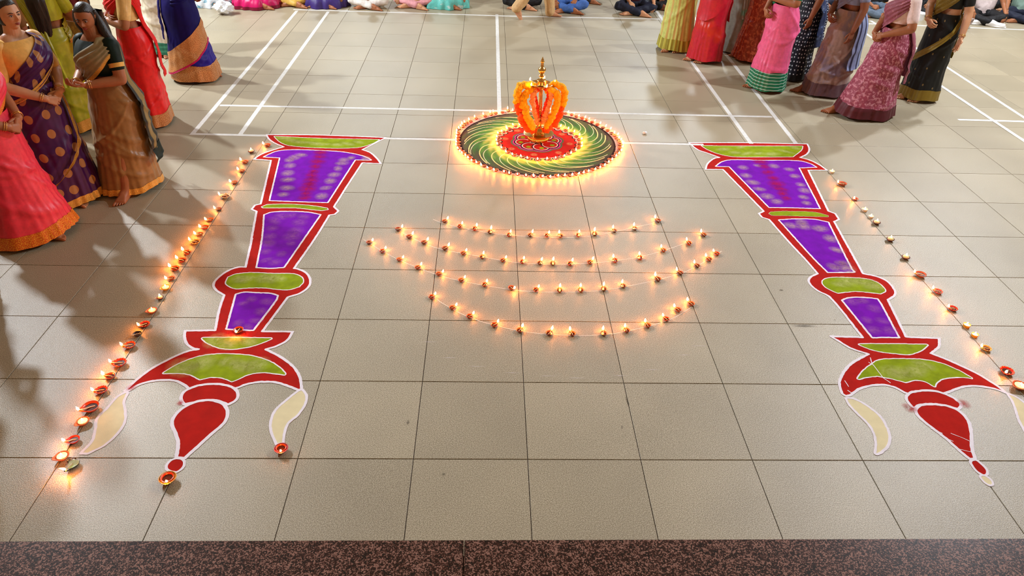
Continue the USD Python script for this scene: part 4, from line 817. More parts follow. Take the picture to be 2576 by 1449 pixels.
def cloth(name, c, c2=None, pattern=None, rough=.55, sheen=.25, spec=.35, scale=1.0, thr=.3, weave=.25, c3=None, metal2=0.0):
    """saree cloth; patterns live in its own u (round the body) and v (height) in metres"""
    n = {'uv': ('uvmap', {'attribute': 'st'}), 'p': ('principled_bsdf', {'base_color': c, 'roughness': rough, 'specular_ior_level': spec, 'sheen_weight': sheen, 'sheen_roughness': .35, 'sheen_tint': tuple(min(1, x + .25) for x in c)}),
         'tc': ('texture_coordinate', {}), 'wm': ('mapping', {'scale': (8, 8, 3.4), 'rotation': (.3, .25, 0)}), 'wn': ('noise_texture', {'scale': 1.0, 'detail': 1.2, 'roughness': .4, 'distortion': .8}), 'fn': ('noise_texture', {'scale': 26.0, 'detail': 5.0, 'roughness': .6}), 'mr': ('map_range', {'from_min': .3, 'from_max': .7, 'to_min': .86, 'to_max': 1.14}), 'h': ('hsv', {'color': c}), 'b': ('bump', {'strength': min(1, weave * 2.4), 'distance': .03})}
    l = [('tc.object', 'wm.vector'), ('wm.vector', 'wn.vector'), ('tc.object', 'fn.vector'), ('fn.fac', 'mr.value'), ('mr.result', 'h.value'), ('wn.fac', 'b.height'), ('b.normal', 'p.normal')]
    if pattern is None:
        l += [('h.color', 'p.base_color')]
    else:
        if pattern == 'dots':
            n['mp'] = ('mapping', {'scale': (scale, scale * .72, 1)}); n['v'] = ('voronoi_texture', {'scale': 1.0, 'randomness': .35, 'dimensions': '2D'})
            n['t'] = ('math', {'math_type': 'less_than', 'value2': thr}); l += [('uv.UV', 'mp.vector'), ('mp.vector', 'v.vector'), ('v.distance', 't.value1')]; fac = 't.value'
        elif pattern == 'blotch':
            n['mp'] = ('mapping', {'scale': (scale, scale * .8, 1)}); n['v'] = ('noise_texture', {'scale': 1.0, 'detail': 5.0, 'roughness': .65, 'dimensions': '2D'})
            n['t'] = ('map_range', {'from_min': thr, 'from_max': thr + .12, 'to_min': 0, 'to_max': 1, 'clamp': True}); l += [('uv.UV', 'mp.vector'), ('mp.vector', 'v.vector'), ('v.fac', 't.value')]; fac = 't.result'
        elif pattern == 'brocade':
            n['mp'] = ('mapping', {'scale': (scale, scale, 1)}); n['v'] = ('voronoi_texture', {'scale': 1.0, 'feature': 'f1', 'randomness': .8, 'dimensions': '2D'})
            n['t'] = ('map_range', {'from_min': thr, 'from_max': thr + .3, 'to_min': 0, 'to_max': 1, 'clamp': True}); l += [('uv.UV', 'mp.vector'), ('mp.vector', 'v.vector'), ('v.distance', 't.value')]; fac = 't.result'
        elif pattern == 'vbands':
            n['mp'] = ('mapping', {'scale': (1, 1, 1)}); n['v'] = ('wave_texture', {'scale': scale, 'distortion': .6, 'detail': 1.0, 'bands_direction': 'x'})
            n['t'] = ('map_range', {'from_min': thr, 'from_max': thr + .15, 'to_min': 0, 'to_max': 1, 'clamp': True}); l += [('uv.UV', 'mp.vector'), ('mp.vector', 'v.vector'), ('v.fac', 't.value')]; fac = 't.result'
        elif pattern == 'hbands':
            n['v'] = ('wave_texture', {'scale': scale, 'distortion': .8, 'detail': 2.0, 'bands_direction': 'y'})
            n['t'] = ('map_range', {'from_min': thr, 'from_max': thr + .2, 'to_min': 0, 'to_max': 1, 'clamp': True}); l += [('uv.UV', 'v.vector'), ('v.fac', 't.value')]; fac = 't.result'
        n['x'] = ('mix_color', {'b': c2}); l += [(fac, 'x.fac'), ('h.color', 'x.a'), ('x.result', 'p.base_color')]
        if metal2:
            n['mm'] = ('math', {'math_type': 'multiply', 'value2': metal2}); l += [(fac, 'mm.value1'), ('mm.value', 'p.metallic')]
    return usdkit.material(stage, L(name), n, l, surface='p.BSDF')

# ---------------------------------------------------------------- a woman in a saree
from scipy.interpolate import PchipInterpolator
PROF = np.array([  # z/h, half width, half depth, y shift
    (0.000, .152, .140, .010), (.10, .142, .130, .008), (.25, .128, .114, .004), (.38, .122, .103, -.002), (.47, .122, .102, -.008), (.52, .118, .098, -.010), (.57, .106, .088, -.006), (.615, .095, .076, .0), (.66, .094, .074, .003), (.70, .098, .083, .010), (.74, .100, .088, .012), (.775, .102, .078, .006), (.80, .100, .066, .0), (.822, .082, .052, -.004), (.84, .050, .042, -.006), (.86, .036, .037, -.004)])
class Form:
    """the draped outline of one standing woman: radius by angle (from her right, +x, through her front, +y) and height"""
    def __init__(s, h=1.55, girth=1.0, hem=1.0, lean=(0, 0), seed=0, pleats=1.0, step=0.0, train=0.0):
        s.h, s.seed, s.pl, s.step, s.train = h, seed, pleats, step, train
        z = PROF[:, 0]; g = np.where(z < .83, girth, 1.0)
        hm = 1 + (hem - 1) * np.clip(1 - z / .42, 0, 1) ** 1.4
        s.fx, s.fy, s.fc = (PchipInterpolator(z, PROF[:, k] * (g * hm if k < 3 else 1)) for k in (1, 2, 3))
        s.lean = lean
        r = np.random.default_rng(seed); s.ph = r.uniform(0, 6.28, 8); s.kk = np.array([3, 5, 7, 9, 13, 17, 21, 4]); s.ridges = [(r.uniform(0, 6.28), r.uniform(-.11, .11), r.uniform(.10, .55), r.uniform(.010, .026), r.uniform(.03, .075) * pleats) for _ in range(11)]; s.am = r.uniform(.6, 1.2, 8) * np.array([.9, .8, .7, .55, .4, .3, .22, .5])
    def __call__(s, th, zf, off=0.0, folds=True):
        th, zf = np.broadcast_arrays(np.asarray(th, float), np.asarray(zf, float)); z = np.clip(zf, 0, .86)
        a, b = s.fx(z) * s.h, s.fy(z) * s.h
        r = 1.0
        if folds:
            low = np.clip((.58 - z) / .58, 0, 1)
            amp = .004 + .055 * low ** 1.3
            w = sum(am * np.sin(k * th + p + (2.2 + i) * z * (i % 3 - 1)) for i, (k, p, am) in enumerate(zip(s.kk, s.ph, s.am)))
            wrap = lambda c: ((th - c + np.pi) % (2 * np.pi)) - np.pi
            front = np.exp(-(wrap(1.72) / .62) ** 2)
            plt = np.abs((((th + .25 * z * np.sin(s.ph[0])) * 4.6 + s.ph[1]) % 1.0) - .5) * 4 - 1
            r = 1 + s.pl * amp * (w * .55 * (1 - .6 * front) + .6 * front * plt)
            for c, sl, z0, wd, hg in s.ridges:      # creases that run slantwise round the body
                q = wrap(c)
                r = r + hg * np.exp(-((z - z0 - sl * q - .035 * q * q) / wd) ** 2) * np.exp(-(q / 1.5) ** 4) * (z < .60)
            wide = np.exp(-(wrap(1.57) / .95) ** 2)
            r = r + s.step * wide * np.clip((.52 - z) / .52, 0, 1) / np.maximum(b, .05)
            back = np.exp(-(wrap(-1.57) / .8) ** 2)
            r = r + s.train * back * np.clip((.35 - z) / .35, 0, 1) ** 1.6
        x = (a + off) * r * np.cos(th) + s.lean[0] * s.h * np.clip(zf, 0, 1); y = (b + off) * r * np.sin(th) + s.fc(z) * s.h + s.lean[1] * s.h * np.clip(zf, 0, 1)
        return np.stack([x, y, zf * s.h], -1)
def uvgrid(nr, nc, su, sv):
    return np.stack(np.meshgrid(np.linspace(0, su, nc), np.linspace(0, sv, nr), indexing='xy'), -1).reshape(-1, 2)
def sheet(fm, z0, z1, off, nr, nc=120, th0=0.0, th1=2 * math.pi, folds=True, top=None):
    th = np.linspace(th0, th1, nc); zz = np.linspace(0, 1, nr)[:, None]
    lo = z0(th) if callable(z0) else np.full(nc, z0); hi = z1(th) if callable(z1) else np.full(nc, z1)
    Z = lo + (hi - lo) * zz
    p = fm(np.broadcast_to(th, Z.shape), Z, off, folds)
    uv = np.stack([np.broadcast_to(th * .19, Z.shape), Z * fm.h], -1).reshape(-1, 2)
    return grid(p), uv
def swath(fm, lower, upper, off=.012, n=70, m=16, ripple=.006, rk=5, hang=None, seed=0):
    """a strip of cloth wound on the form. lower/upper: (angle deg, z/h, extra offset m) stations of its two edges"""
    lo, up = np.asarray(lower, float), np.asarray(upper, float)
    t = np.linspace(0, 1, len(lo)); u = np.linspace(0, 1, n)
    f = lambda a: PchipInterpolator(t, a)(u)
    L_ = f(lo); U = f(up); v = np.linspace(0, 1, m)[None, :, None]
    G = L_[:, None] * (1 - v) + U[:, None] * v
    rp = ripple * np.sin(v[..., 0] * rk * 2 * np.pi + seed + 1.5 * np.sin(u[:, None] * 4)) 
    p = fm(np.radians(G[..., 0]), G[..., 1], off + G[..., 2] + rp, True)
    seg = np.r_[0, np.cumsum(np.linalg.norm(np.diff(p[:, m // 2], axis=0), axis=1))]
    wd = np.linalg.norm(p[:, -1] - p[:, 0], axis=1).mean()
    uv = np.stack([np.broadcast_to(seg[:, None], (n, m)), np.broadcast_to(np.linspace(0, wd, m), (n, m))], -1)
    # a second face a millimetre in gives the cloth its thickness
    q = p - .0015 * unit_rows(p - np.array([0, 0, 0]), fm)
    a, b = grid(p), grid(q); b.faces = b.faces[:, ::-1]
    return trimesh.util.concatenate([a, b]), np.vstack([uv.reshape(-1, 2)] * 2), p
def unit_rows(p, fm):
    c = p.copy(); c[..., 0] -= fm.lean[0] * p[..., 2]; c[..., 1] -= fm.lean[1] * p[..., 2]; c[..., 2] = 0
    return c / (np.linalg.norm(c, axis=-1, keepdims=True) + 1e-9)

NIVI_LO = [(-35, .53, 0), (10, .545, 0), (60, .59, 0), (105, .645, .004), (140, .70, .008), (172, .755, .012), (205, .755, .014), (232, .62, .014), (240, .45, .03), (244, .30, .05)]
NIVI_UP = [(-30, .63, 0), (10, .665, 0), (55, .74, .002), (92, .79, .004), (122, .822, .006), (150, .842, .006), (208, .842, .008), (256, .74, .010), (280, .50, .02), (286, .30, .04)]
ARMS = {  # elbow, wrist, finger direction, palm direction, hand kind; fractions of height for her LEFT (-x) arm, mirrored for the right
    'hang': ((-.128, -.012, .635), (-.138, .035, .49), (-.02, .12, -1), (1, 0, 0), 'relax'),
    'clasp': ((-.150, .00, .640), (-.045, .118, .575), (.85, .35, -.5), (.25, -.9, -.3), 'clasp'),
    'fold': ((-.146, .03, .645), (.006, .118, .655), (1, .12, .05), (0, -1, -.2), 'relax'),
    'cup': ((-.135, .02, .635), (-.035, .150, .632), (.45, .9, .12), (.3, -.1, 1), 'cup'),
    'spread': ((-.135, -.02, .635), (-.175, .03, .49), (-.25, .55, -1), (.4, 1, .3), 'spread'),
    'bag': ((-.145, -.03, .65), (-.120, .09, .60), (.2, 1, -.2), (.3, 0, -1), 'grip'),
}
def woman(label, pos, face, h=1.55, form=None, arms=('clasp', 'clasp'), skin_=0, skirt=None, border=None, bh=.06, blouse=None, sleeve=.58, pallu=None, pborder=None, lower=None, upper=None, hair='long', headturn=(0, 0),
          feet=((.045, .06, 0), (-.045, .03, 0)), bangles=None, watch=False, sash=None, hips=None, cuff=None, fringe=None, group='women in sarees', extra=None, pallu_off=.012, veil=None, face_on=True, rip=.006, bust=True, earring=False, hemlift=.006):
    form = dict(form or {}); form['step'] = max(0, max(q[1] for q in feet) * h + .055 - .14 * h * form.get('hem', 1)) + form.get('step', 0)
    fm = Form(h=h, **form)
    t = thing('person', label, 'person', (pos[0], pos[1], 0), face - math.pi / 2, group)
    S = lambda p: V3(p[0] * h + fm.lean[0] * h * p[2], p[1] * h + fm.lean[1] * h * p[2], p[2] * h)
    k = h / 1.6
    # ---- one continuous body
    B = []
    tor = [(.50, .100, .080, -.006), (.57, .092, .072, -.004), (.63, .082, .062, 0), (.70, .086, .072, .008), (.745, .088, .076, .010), (.79, .086, .058, .002), (.82, .068, .045, -.004)]
    for i in range(len(tor) - 1):
        hs = []
        for zf, a, b, c in tor[i:i + 2]:
            for sx in (-1, 0, 1): hs.append((S((sx * (a - b * .7), c, zf)), b * h * .72))
        B.append(hull(*hs))
    B.append(hull((S((0, -.004, .835)), .036 * h), (S((0, .0, .865)), .033 * h)))
    B.append(bone(S((0, -.006, .82)), S((0, .006, .90)), .038 * h, .033 * h))
    hz, hx = headturn
    cz, sz_, cx, sx_ = math.cos(hz), math.sin(hz), math.cos(hx), math.sin(hx)
    Rz = np.array([[cz, -sz_, 0], [sz_, cz, 0], [0, 0, 1]]); Rx = np.array([[1, 0, 0], [0, cx, -sx_], [0, sx_, cx]])
    hs_ = .96 * k
    HA = np.c_[(Rz @ Rx) * hs_, S((0, .012, .932))]
    B.append(head_mesh().transform(HA))
    arm_pts = {}
    for side, kind in ((1, arms[0]), (-1, arms[1])):       # left (-x) then right (+x)
        e, w, d, pm, hk = ARMS[kind] if isinstance(kind, str) else kind
        mx = lambda p: V3(-p[0], p[1], p[2]) if side < 0 else V3(*p)
        sh = S(mx((-.092, -.006, .795))); el = S(mx(e)); wr = S(mx(w))
        if kind == 'clasp' and side < 0: wr = wr + V3(.0, .012, -.012) * k
        if kind == 'fold' and side < 0: wr = wr + V3(0, -.05, .03) * k
        B.append(chain([sh, sh * .45 + el * .55, el, el * .6 + wr * .4, wr], [.036 * h, .033 * h, .0275 * h, .0265 * h, .0175 * h]))
        B.append(hand(wr, mx(d), mx(pm), side, hk, k * .96)); arm_pts[side] = (sh, el, wr)
    for sx, (fx, fy, fyaw) in zip((1, -1), feet):
        an = V3(sx * abs(fx) * h if fx * sx > 0 else fx * h, fy * h, 0); hip = S((sx * .042, -.012, .50)); kn = hip * .5 + an * .5 + V3(0, .02, .0); an2 = an + V3(0, 0, .06 * k)
        B.append(chain([hip, kn, an2], [.056 * h, .040 * h, .024 * h])); B.append(foot(an, math.pi / 2 + fyaw, k))
    body = finish(union(*B), 3, .02)
    obj('body', body, SKIN[skin_], t, 60)
    if face_on: face_parts(t, HA, FM)
    # ---- clothes
    top = .615; hp_ = fm.ph
    hemz = lambda q: .012 + .006 * (1 + np.sin(2 * q + hp_[2])) + .004 * (1 + np.sin(5 * q + hp_[3])) + hemlift * np.exp(-((((q - 1.57 + np.pi) % (2 * np.pi)) - np.pi) / .6) ** 2)
    m, uv = sheet(fm, hemz, top, .004, 72, 200); obj('skirt', m, skirt, t, True, uv)
    if border is not None:
        m, uv = sheet(fm, lambda q: hemz(q) - .004, lambda q: hemz(q) + bh, .0075, 9, 200); obj('skirt_border', m, border, t, True, uv)
    m, uv = sheet(fm, .655, .825, .006, 14, 80, folds=False); bl = [m]
    for side in (1, -1):
        sh, el, wr = arm_pts[side]; e2 = sh + (el - sh) * sleeve
        bl.append(finish(chain([sh * 1.0 + V3(0, 0, .004), e2], [.043 * h, .0365 * h]), 3, .02))
        if cuff is not None:
            ax = unit(el - sh); a = e2 - ax * .028; obj('sleeve_band', tube([a, e2 + ax * .004], (.0395 * h, .0375 * h), 20, False), cuff, t, True)
    obj('blouse', cat(*bl), blouse, t, 50, np.zeros((sum(len(b.vertices) for b in bl), 2)) if False else None)
    if pallu is not None:
        lo, up = lower or NIVI_LO, upper or NIVI_UP
        m, uv, p = swath(fm, lo, up, pallu_off, 80, 22, ripple=rip, seed=fm.seed); obj('pallu', m, pallu, t, True, uv)
        if pborder is not None:
            lo2 = np.asarray(lo, float); up2 = np.asarray(up, float); d = np.clip(.032 / (np.linalg.norm((up2 - lo2)[:, :2] * [.0028 * h * 1.0, h], axis=1)[:, None] + 1e-6), 0, .4)
            ed = lo2 + (up2 - lo2) * d
            m, uv, _ = swath(fm, lo2, ed, pallu_off + .004, 80, 5, ripple=.001, seed=fm.seed); obj('pallu_border', m, pborder, t, True, uv)
        if fringe is not None:
            ends = np.linspace(0, 1, 15); e = p[-1]; fr = []
            for q in ends:
                i = q * (len(e) - 1); a = e[int(i)]; b = a + V3(RNG.normal(0, .012), RNG.normal(0, .012), -.055); fr.append(tube([a + V3(0, 0, .004), (a + b) / 2 + RNG.normal(0, .004, 3), b], (.003, .0025, .0012), 5))
            fo = fringe
            for f_ in fr: obj('tassel', f_, fo, t, True)
    if sash is not None:
        for nm, mt, lo, up, of in sash:
            m, uv, _ = swath(fm, lo, up, of, 60, 12, ripple=.002, rk=2); obj(nm, m, mt, t, True, uv)
    for side, kind in ((1, arms[0]), (-1, arms[1])):
        sh, el, wr = arm_pts[side]; ax = unit(wr - el)
        if bangles is not None and not (watch and side > 0):
            for j in range(2):
                tor_ = trimesh.creation.torus(.0225 * h * 1.0, .0028, 24, 8); T_ = trimesh.geometry.align_vectors((0, 0, 1), ax); tor_.apply_transform(T_); tor_.apply_translation(wr - ax * (.016 + .012 * j)); obj('bangle', tor_, bangles, t, True)
        if watch and side > 0:
            obj('watch_strap', tube([wr - ax * .035, wr - ax * .018], .0215 * h, 20, False), m_silver, t, True)
    # ---- hair
    hp = lambda p: HA[:, :3] @ V3(*p) + HA[:, 3]
    cap = trimesh.creation.icosphere(4, 1.0); v = cap.vertices; v = v * [.079, .100, .122]
    v[:, 1] -= .012; v[:, 2] += .008
    front = (v[:, 1] > .018) & (v[:, 2] < .080 - 5.5 * v[:, 0] ** 2); low = v[:, 2] < -.075
    sc = np.where(front | low, .78, 1.0); v = v * sc[:, None]; v[:, 2] += .010 * np.exp(-(v[:, 0] / .03) ** 2) * (v[:, 2] > .08) * -.5
    obj('hair', trimesh.Trimesh(v @ HA[:, :3].T + HA[:, 3], cap.faces, process=False), m_hair, t, True)
    if hair == 'bun':
        b = trimesh.creation.icosphere(3, .042); b.vertices *= [1.1, .8, 1]; obj('hair_bun', trimesh.Trimesh((b.vertices + [0, -.115, -.01]) @ HA[:, :3].T + HA[:, 3], b.faces, process=False), m_hair, t, True)
    else:
        ln = {'long': .52, 'vlong': .44, 'short': .74}.get(hair, .56); w0 = .078 if hair != 'plait' else .03
        zs = np.linspace(.955, ln, 22); rows = []
        th = np.linspace(0, 2 * np.pi, 36)
        for i, zf in enumerate(zs):
            q = i / 21; cy = -.052 - .02 * math.sin(q * 3.1) - (.016 if zf < .8 else 0); w = (w0 * (1 - .55 * q ** 2)) if hair != 'plait' else .024 * (1 - .4 * q) * (1 + .18 * math.sin(i * 2.4)); d = .034 * (1 - .5 * q) if hair != 'plait' else w
            rr = 1 + .09 * np.sin(5 * th + i * .35) + .05 * np.sin(11 * th - i * .5)
            rows.append(np.stack([w * rr * np.cos(th) * k + .006 * math.sin(i * .7), (cy * h + d * rr * np.sin(th)), np.full(36, zf * h)], -1) + [fm.lean[0] * h * zf, fm.lean[1] * h * zf, 0])
        rows.append(rows[-1].mean(0, keepdims=True) + np.zeros((36, 3)) - [0, 0, .06])
        obj('long_hair', grid(np.array(rows)), m_hair, t, True)
        if hair == 'sides':
            for s in (-1, 1):
                c = [hp((s * .066, -.03, .05)), hp((s * .084, -.03, -.04)), S((s * .064, -.03, .84)), S((s * .080, -.05, .78)), S((s * .075, -.085, .70))]
                obj('hair_lock', tube(spline(c, 24), np.interp(np.linspace(0, 1, 24), [0, .3, .7, 1], [.02, .034, .040, .006]), 14), m_hair, t, True)
    if earring:
        for s in (-1, 1):
            e = trimesh.creation.cone(.010, .016, sections=14); obj('earring', trimesh.Trimesh((e.vertices + [s * .080, -.012, -.042]) @ HA[:, :3].T + HA[:, 3], e.faces, process=False), m_gold, t, 40)
    if extra: extra(t, fm, S, HA, arm_pts)
    return t
# ---------------------------------------------------------------- cloths
C = {}
C['coral'] = cloth('coral_silk', lin(236, 52, 76), rough=.42, sheen=.5, spec=.5)
C['orange_border'] = cloth('orange_gold_border', lin(206, 70, 16), lin(232, 150, 40), 'brocade', scale=140, thr=.25, rough=.4)
C['orange_blouse'] = cloth('orange_blouse_cloth', lin(226, 70, 14), lin(236, 110, 30), 'blotch', scale=40, thr=.52, rough=.5)
C['purple_dot'] = cloth('purple_gold_dotted_silk', lin(62, 10, 74), lin(168, 118, 70), 'dots', scale=9.6, thr=.25, rough=.42, sheen=.4)
C['purple'] = cloth('purple_silk', lin(62, 10, 74), rough=.42, sheen=.4)
C['gold'] = cloth('gold_zari', lin(196, 140, 48), lin(226, 180, 92), 'brocade', scale=180, thr=.3, rough=.35, metal2=.3)
C['dullgold'] = cloth('dull_gold_zari', lin(150, 104, 22), lin(188, 142, 52), 'brocade', scale=180, thr=.3, rough=.4)
C['cream_blouse'] = cloth('cream_yellow_blouse_cloth', lin(226, 176, 92), rough=.5, sheen=.4)
C['olive'] = cloth('olive_brown_silk', lin(142, 106, 58), rough=.4, sheen=.45, spec=.5)
C['olive_gr'] = cloth('grey_olive_silk', lin(142, 128, 92), rough=.4, sheen=.45, spec=.5)
C['dkgreen'] = cloth('dark_green_cloth', lin(5, 28, 20), rough=.6, sheen=.05, spec=.2)
C['goldgreen'] = cloth('black_gold_striped_cloth', lin(20, 24, 12), lin(128, 106, 48), 'hbands', scale=2.3, thr=.30, rough=.5)
C['lime'] = cloth('lime_satin', lin(164, 172, 22), rough=.35, sheen=.5, spec=.6)
C['red'] = cloth('bright_red_silk', lin(222, 22, 26), rough=.42, sheen=.4)
C['goldblouse'] = cloth('pale_gold_blouse_cloth', lin(222, 182, 112), rough=.4, sheen=.5)
C['navy'] = cloth('navy_silk', lin(30, 10, 130), rough=.5, sheen=.0, spec=.25)
C['navyblack'] = cloth('black_navy_silk', lin(17, 7, 82), rough=.6, sheen=.0, spec=.15)
C['copper'] = cloth('copper_gold_brocade', lin(160, 92, 50), lin(206, 150, 92), 'brocade', scale=120, thr=.25, rough=.36, metal2=.25)
C['magenta'] = cloth('magenta_edge', lin(200, 12, 96), rough=.5)
C['cream'] = cloth('cream_cotton', lin(222, 212, 186), rough=.7)
C['teal'] = cloth('teal_green_cloth', lin(46, 122, 96), lin(70, 150, 120), 'hbands', scale=6, thr=.5)
C['brown'] = cloth('brown_cloth', lin(112, 72, 26), lin(140, 96, 44), 'blotch', scale=24, thr=.5)
C['maroon'] = cloth('maroon_cloth', lin(92, 18, 34), rough=.55)
C['rlime'] = cloth('pale_lime_cotton', lin(196, 206, 112), lin(206, 176, 98), 'vbands', scale=3.5, thr=.72, rough=.55)
C['rlimeborder'] = cloth('olive_border', lin(150, 140, 44), lin(196, 196, 84), 'vbands', scale=5, thr=.6)
C['crimson'] = cloth('crimson_silk', lin(196, 16, 44), lin(206, 40, 24), 'blotch', scale=2.2, thr=.5, rough=.38, sheen=.5, spec=.5)
C['crimson2'] = cloth('crimson_pallu_silk', lin(200, 24, 46), rough=.36, sheen=.6, spec=.55)
C['greyaqua'] = cloth('grey_aqua_cotton', lin(150, 158, 148), lin(120, 176, 160), 'vbands', scale=.9, thr=.8, rough=.65)
C['rust'] = cloth('rust_brocade', lin(140, 44, 26), lin(190, 96, 66), 'blotch', scale=30, thr=.5, rough=.45)
C['pink'] = cloth('pink_silk', lin(228, 92, 138), rough=.42, sheen=.5, spec=.5)
C['green_border'] = cloth('green_silver_border', lin(14, 112, 76), lin(160, 190, 172), 'hbands', scale=8.5, thr=.72, rough=.4)
C['greencloth'] = cloth('green_cloth', lin(26, 116, 78), rough=.5)
C['blackdot'] = cloth('black_cloth_with_white_motifs', lin(14, 16, 30), lin(196, 200, 206), 'dots', scale=29, thr=.2, rough=.6)
C['blackcloth'] = cloth('black_cloth', lin(14, 14, 18), rough=.6)
C['indigo'] = cloth('dark_indigo_shawl_cloth', lin(26, 40, 76), lin(100, 130, 180), 'blotch', scale=16, thr=.6)
C['slate'] = cloth('slate_blue_cotton', lin(122, 130, 158), rough=.55, sheen=.4)
C['slatestripe'] = cloth('slate_striped_cotton', lin(126, 138, 172), lin(34, 34, 58), 'hbands', scale=4.6, thr=.68, rough=.55)
C['taupe'] = cloth('taupe_cotton', lin(148, 126, 118), lin(120, 108, 124), 'blotch', scale=5, thr=.52, rough=.55, sheen=.4)
C['taupeborder'] = cloth('taupe_dark_border', lin(92, 66, 72), rough=.55)
C['mauve'] = cloth('mauve_patterned_cotton', lin(146, 62, 84), lin(200, 136, 152), 'blotch', scale=42, thr=.49, rough=.6)
C['mauve2'] = cloth('mauve_veil_cotton', lin(142, 78, 92), lin(180, 120, 128), 'blotch', scale=30, thr=.58, rough=.6)
C['wine'] = cloth('wine_border', lin(84, 22, 34), rough=.55)
C['white_blouse'] = cloth('white_blouse_cloth', lin(228, 206, 200), rough=.55)
C['blackgold'] = cloth('black_georgette', lin(14, 16, 14), lin(120, 100, 60), 'dots', scale=8, thr=.07, rough=.6)
C['antique'] = cloth('antique_gold_border', lin(112, 90, 20), lin(150, 124, 40), 'brocade', scale=200, thr=.3, rough=.45)

def gp(x, y): return at(x, y)[:2]
D = math.radians
woman('person in a coral pink saree with orange border, hands clasped, at the left edge', gp(78, 582), D(-4), 1.55, dict(seed=2, hem=1.25, girth=1.08, pleats=.9, step=.02), ('clasp', 'clasp'), 0, C['coral'], C['orange_border'], .055, C['orange_blouse'], .62, C['coral'], C['orange_border'], hair='bun', bangles=m_gold, feet=((.05, .10, 0), (-.05, .05, 0)))
woman('person in a purple saree with gold dots and cream blouse, looking to the right', gp(178, 494), D(-22), 1.57, dict(seed=5, hem=1.06, girth=1.12), ('clasp', 'clasp'), 2, C['purple_dot'], C['gold'], .035, C['cream_blouse'], .80, C['purple_dot'], C['gold'], hair='plait', headturn=(D(-6), D(-2)), bangles=m_gold,
      sash=[('pallu_end', C['dullgold'], [(118, .64, 0), (112, .5, .01), (100, .34, .02), (60, .2, .02), (30, .12, .01)], [(124, .64, 0), (118, .5, .01), (108, .34, .02), (70, .215, .02), (38, .15, .01)], .02)])
OL_LO = [(-40, .53, 0), (10, .545, 0), (55, .58, 0), (100, .63, .004), (135, .675, .008), (165, .72, .012), (188, .755, .014), (206, .70, .03), (212, .5, .055), (206, .30, .075), (203, .19, .085)]
OL_UP = [(-34, .70, 0), (-8, .79, .004), (24, .835, .008), (62, .848, .008), (105, .852, .008), (135, .852, .008), (200, .845, .008), (236, .76, .012), (248, .54, .04), (240, .32, .06), (236, .20, .07)]
woman('person in an olive brown silk saree with dark green blouse, hands cupped', gp(342, 462), D(-112), 1.49, dict(seed=8, girth=1.05, pleats=1.1), ('cup', 'cup'), 1, C['olive'], C['gold'], .03, C['dkgreen'], .60, C['olive_gr'], C['gold'], hair='sides', headturn=(D(26), D(-14)), bangles=m_gold, cuff=C['gold'], feet=((.05, .02, 0), (-.085, .15, .3)), earring=True,
      sash=[('hanging_pallu', C['goldgreen'], [(178, .82, .012), (182, .70, .02), (186, .5, .035), (186, .34, .05), (186, .225, .055)], [(246, .82, .012), (262, .68, .02), (262, .5, .035), (256, .34, .045), (252, .25, .05)], .02),
            ('hanging_pallu_edge', C['dkgreen'], [(185, .235, .056), (185, .165, .060)], [(253, .26, .052), (252, .19, .054)], .021)])
woman('person in a lime satin saree seen from behind with long black hair', gp(200, 322), D(112), 1.60, dict(seed=11, girth=1.02), ('fold', 'fold'), 1, C['lime'], C['gold'], .06, C['lime'], .6, C['lime'], C['gold'], hair='vlong')
woman('person in a red saree with pale gold blouse, arms folded, behind the olive saree', gp(388, 306), D(-152), 1.56, dict(seed=14, hem=1.0, girth=.95), ('fold', 'fold'), 1, C['red'], C['copper'], .075, C['goldblouse'], .7, C['red'], None, hair='bun', watch=True, bangles=m_gold)
woman('person in a navy silk saree with copper gold borders standing alone at upper left', gp(492, 194), D(28), 1.60, dict(seed=17, hem=1.12, girth=1.1, pleats=.8), ('clasp', 'clasp'), 1, C['navy'], C['copper'], .105, C['magenta'], .6, C['navyblack'], None, hair='plait',
      sash=[('pallu_end', C['copper'], [(-110, .06, .01), (-70, .075, .01), (-35, .12, .012), (0, .17, .012), (35, .235, .012), (70, .29, .008)], [(-110, .19, .01), (-70, .22, .01), (-35, .275, .012), (0, .33, .012), (35, .385, .012), (70, .43, .008)], .012),
            ('pallu_end_edge', C['magenta'], [(-110, .05, .012), (-70, .065, .012), (-35, .11, .014), (0, .16, .014), (35, .225, .014), (70, .28, .01)], [(-110, .062, .012), (-70, .077, .012), (-35, .122, .014), (0, .172, .014), (35, .237, .014), (70, .292, .01)], .014),
            ('drape', C['navyblack'], [(-110, .2, .01), (-70, .22, .01), (-35, .27, .01), (0, .32, .01), (35, .37, .01), (70, .42, .006)], [(-110, .62, .0), (-70, .62, .0), (-35, .62, .0), (0, .62, .0), (35, .62, .0), (70, .63, .0)], .008)])
woman('person in a cream saree with green border half hidden behind the navy saree', gp(428, 132), D(-60), 1.52, dict(seed=20), ('clasp', 'clasp'), 0, C['cream'], C['teal'], .09, C['teal'], .6, C['cream'], C['teal'], hair='bun')
woman('person in ochre brown and maroon behind the purple dotted saree', gp(112, 372), D(170), 1.60, dict(seed=23), ('hang', 'hang'), 3, C['maroon'], C['gold'], .04, C['brown'], .7, C['brown'], None, hair='bun')
woman('person in a brown saree between the lime and red sarees', gp(262, 262), D(-170), 1.58, dict(seed=26), ('fold', 'fold'), 3, C['brown'], C['gold'], .04, C['maroon'], .6, C['brown'], None, hair='plait')
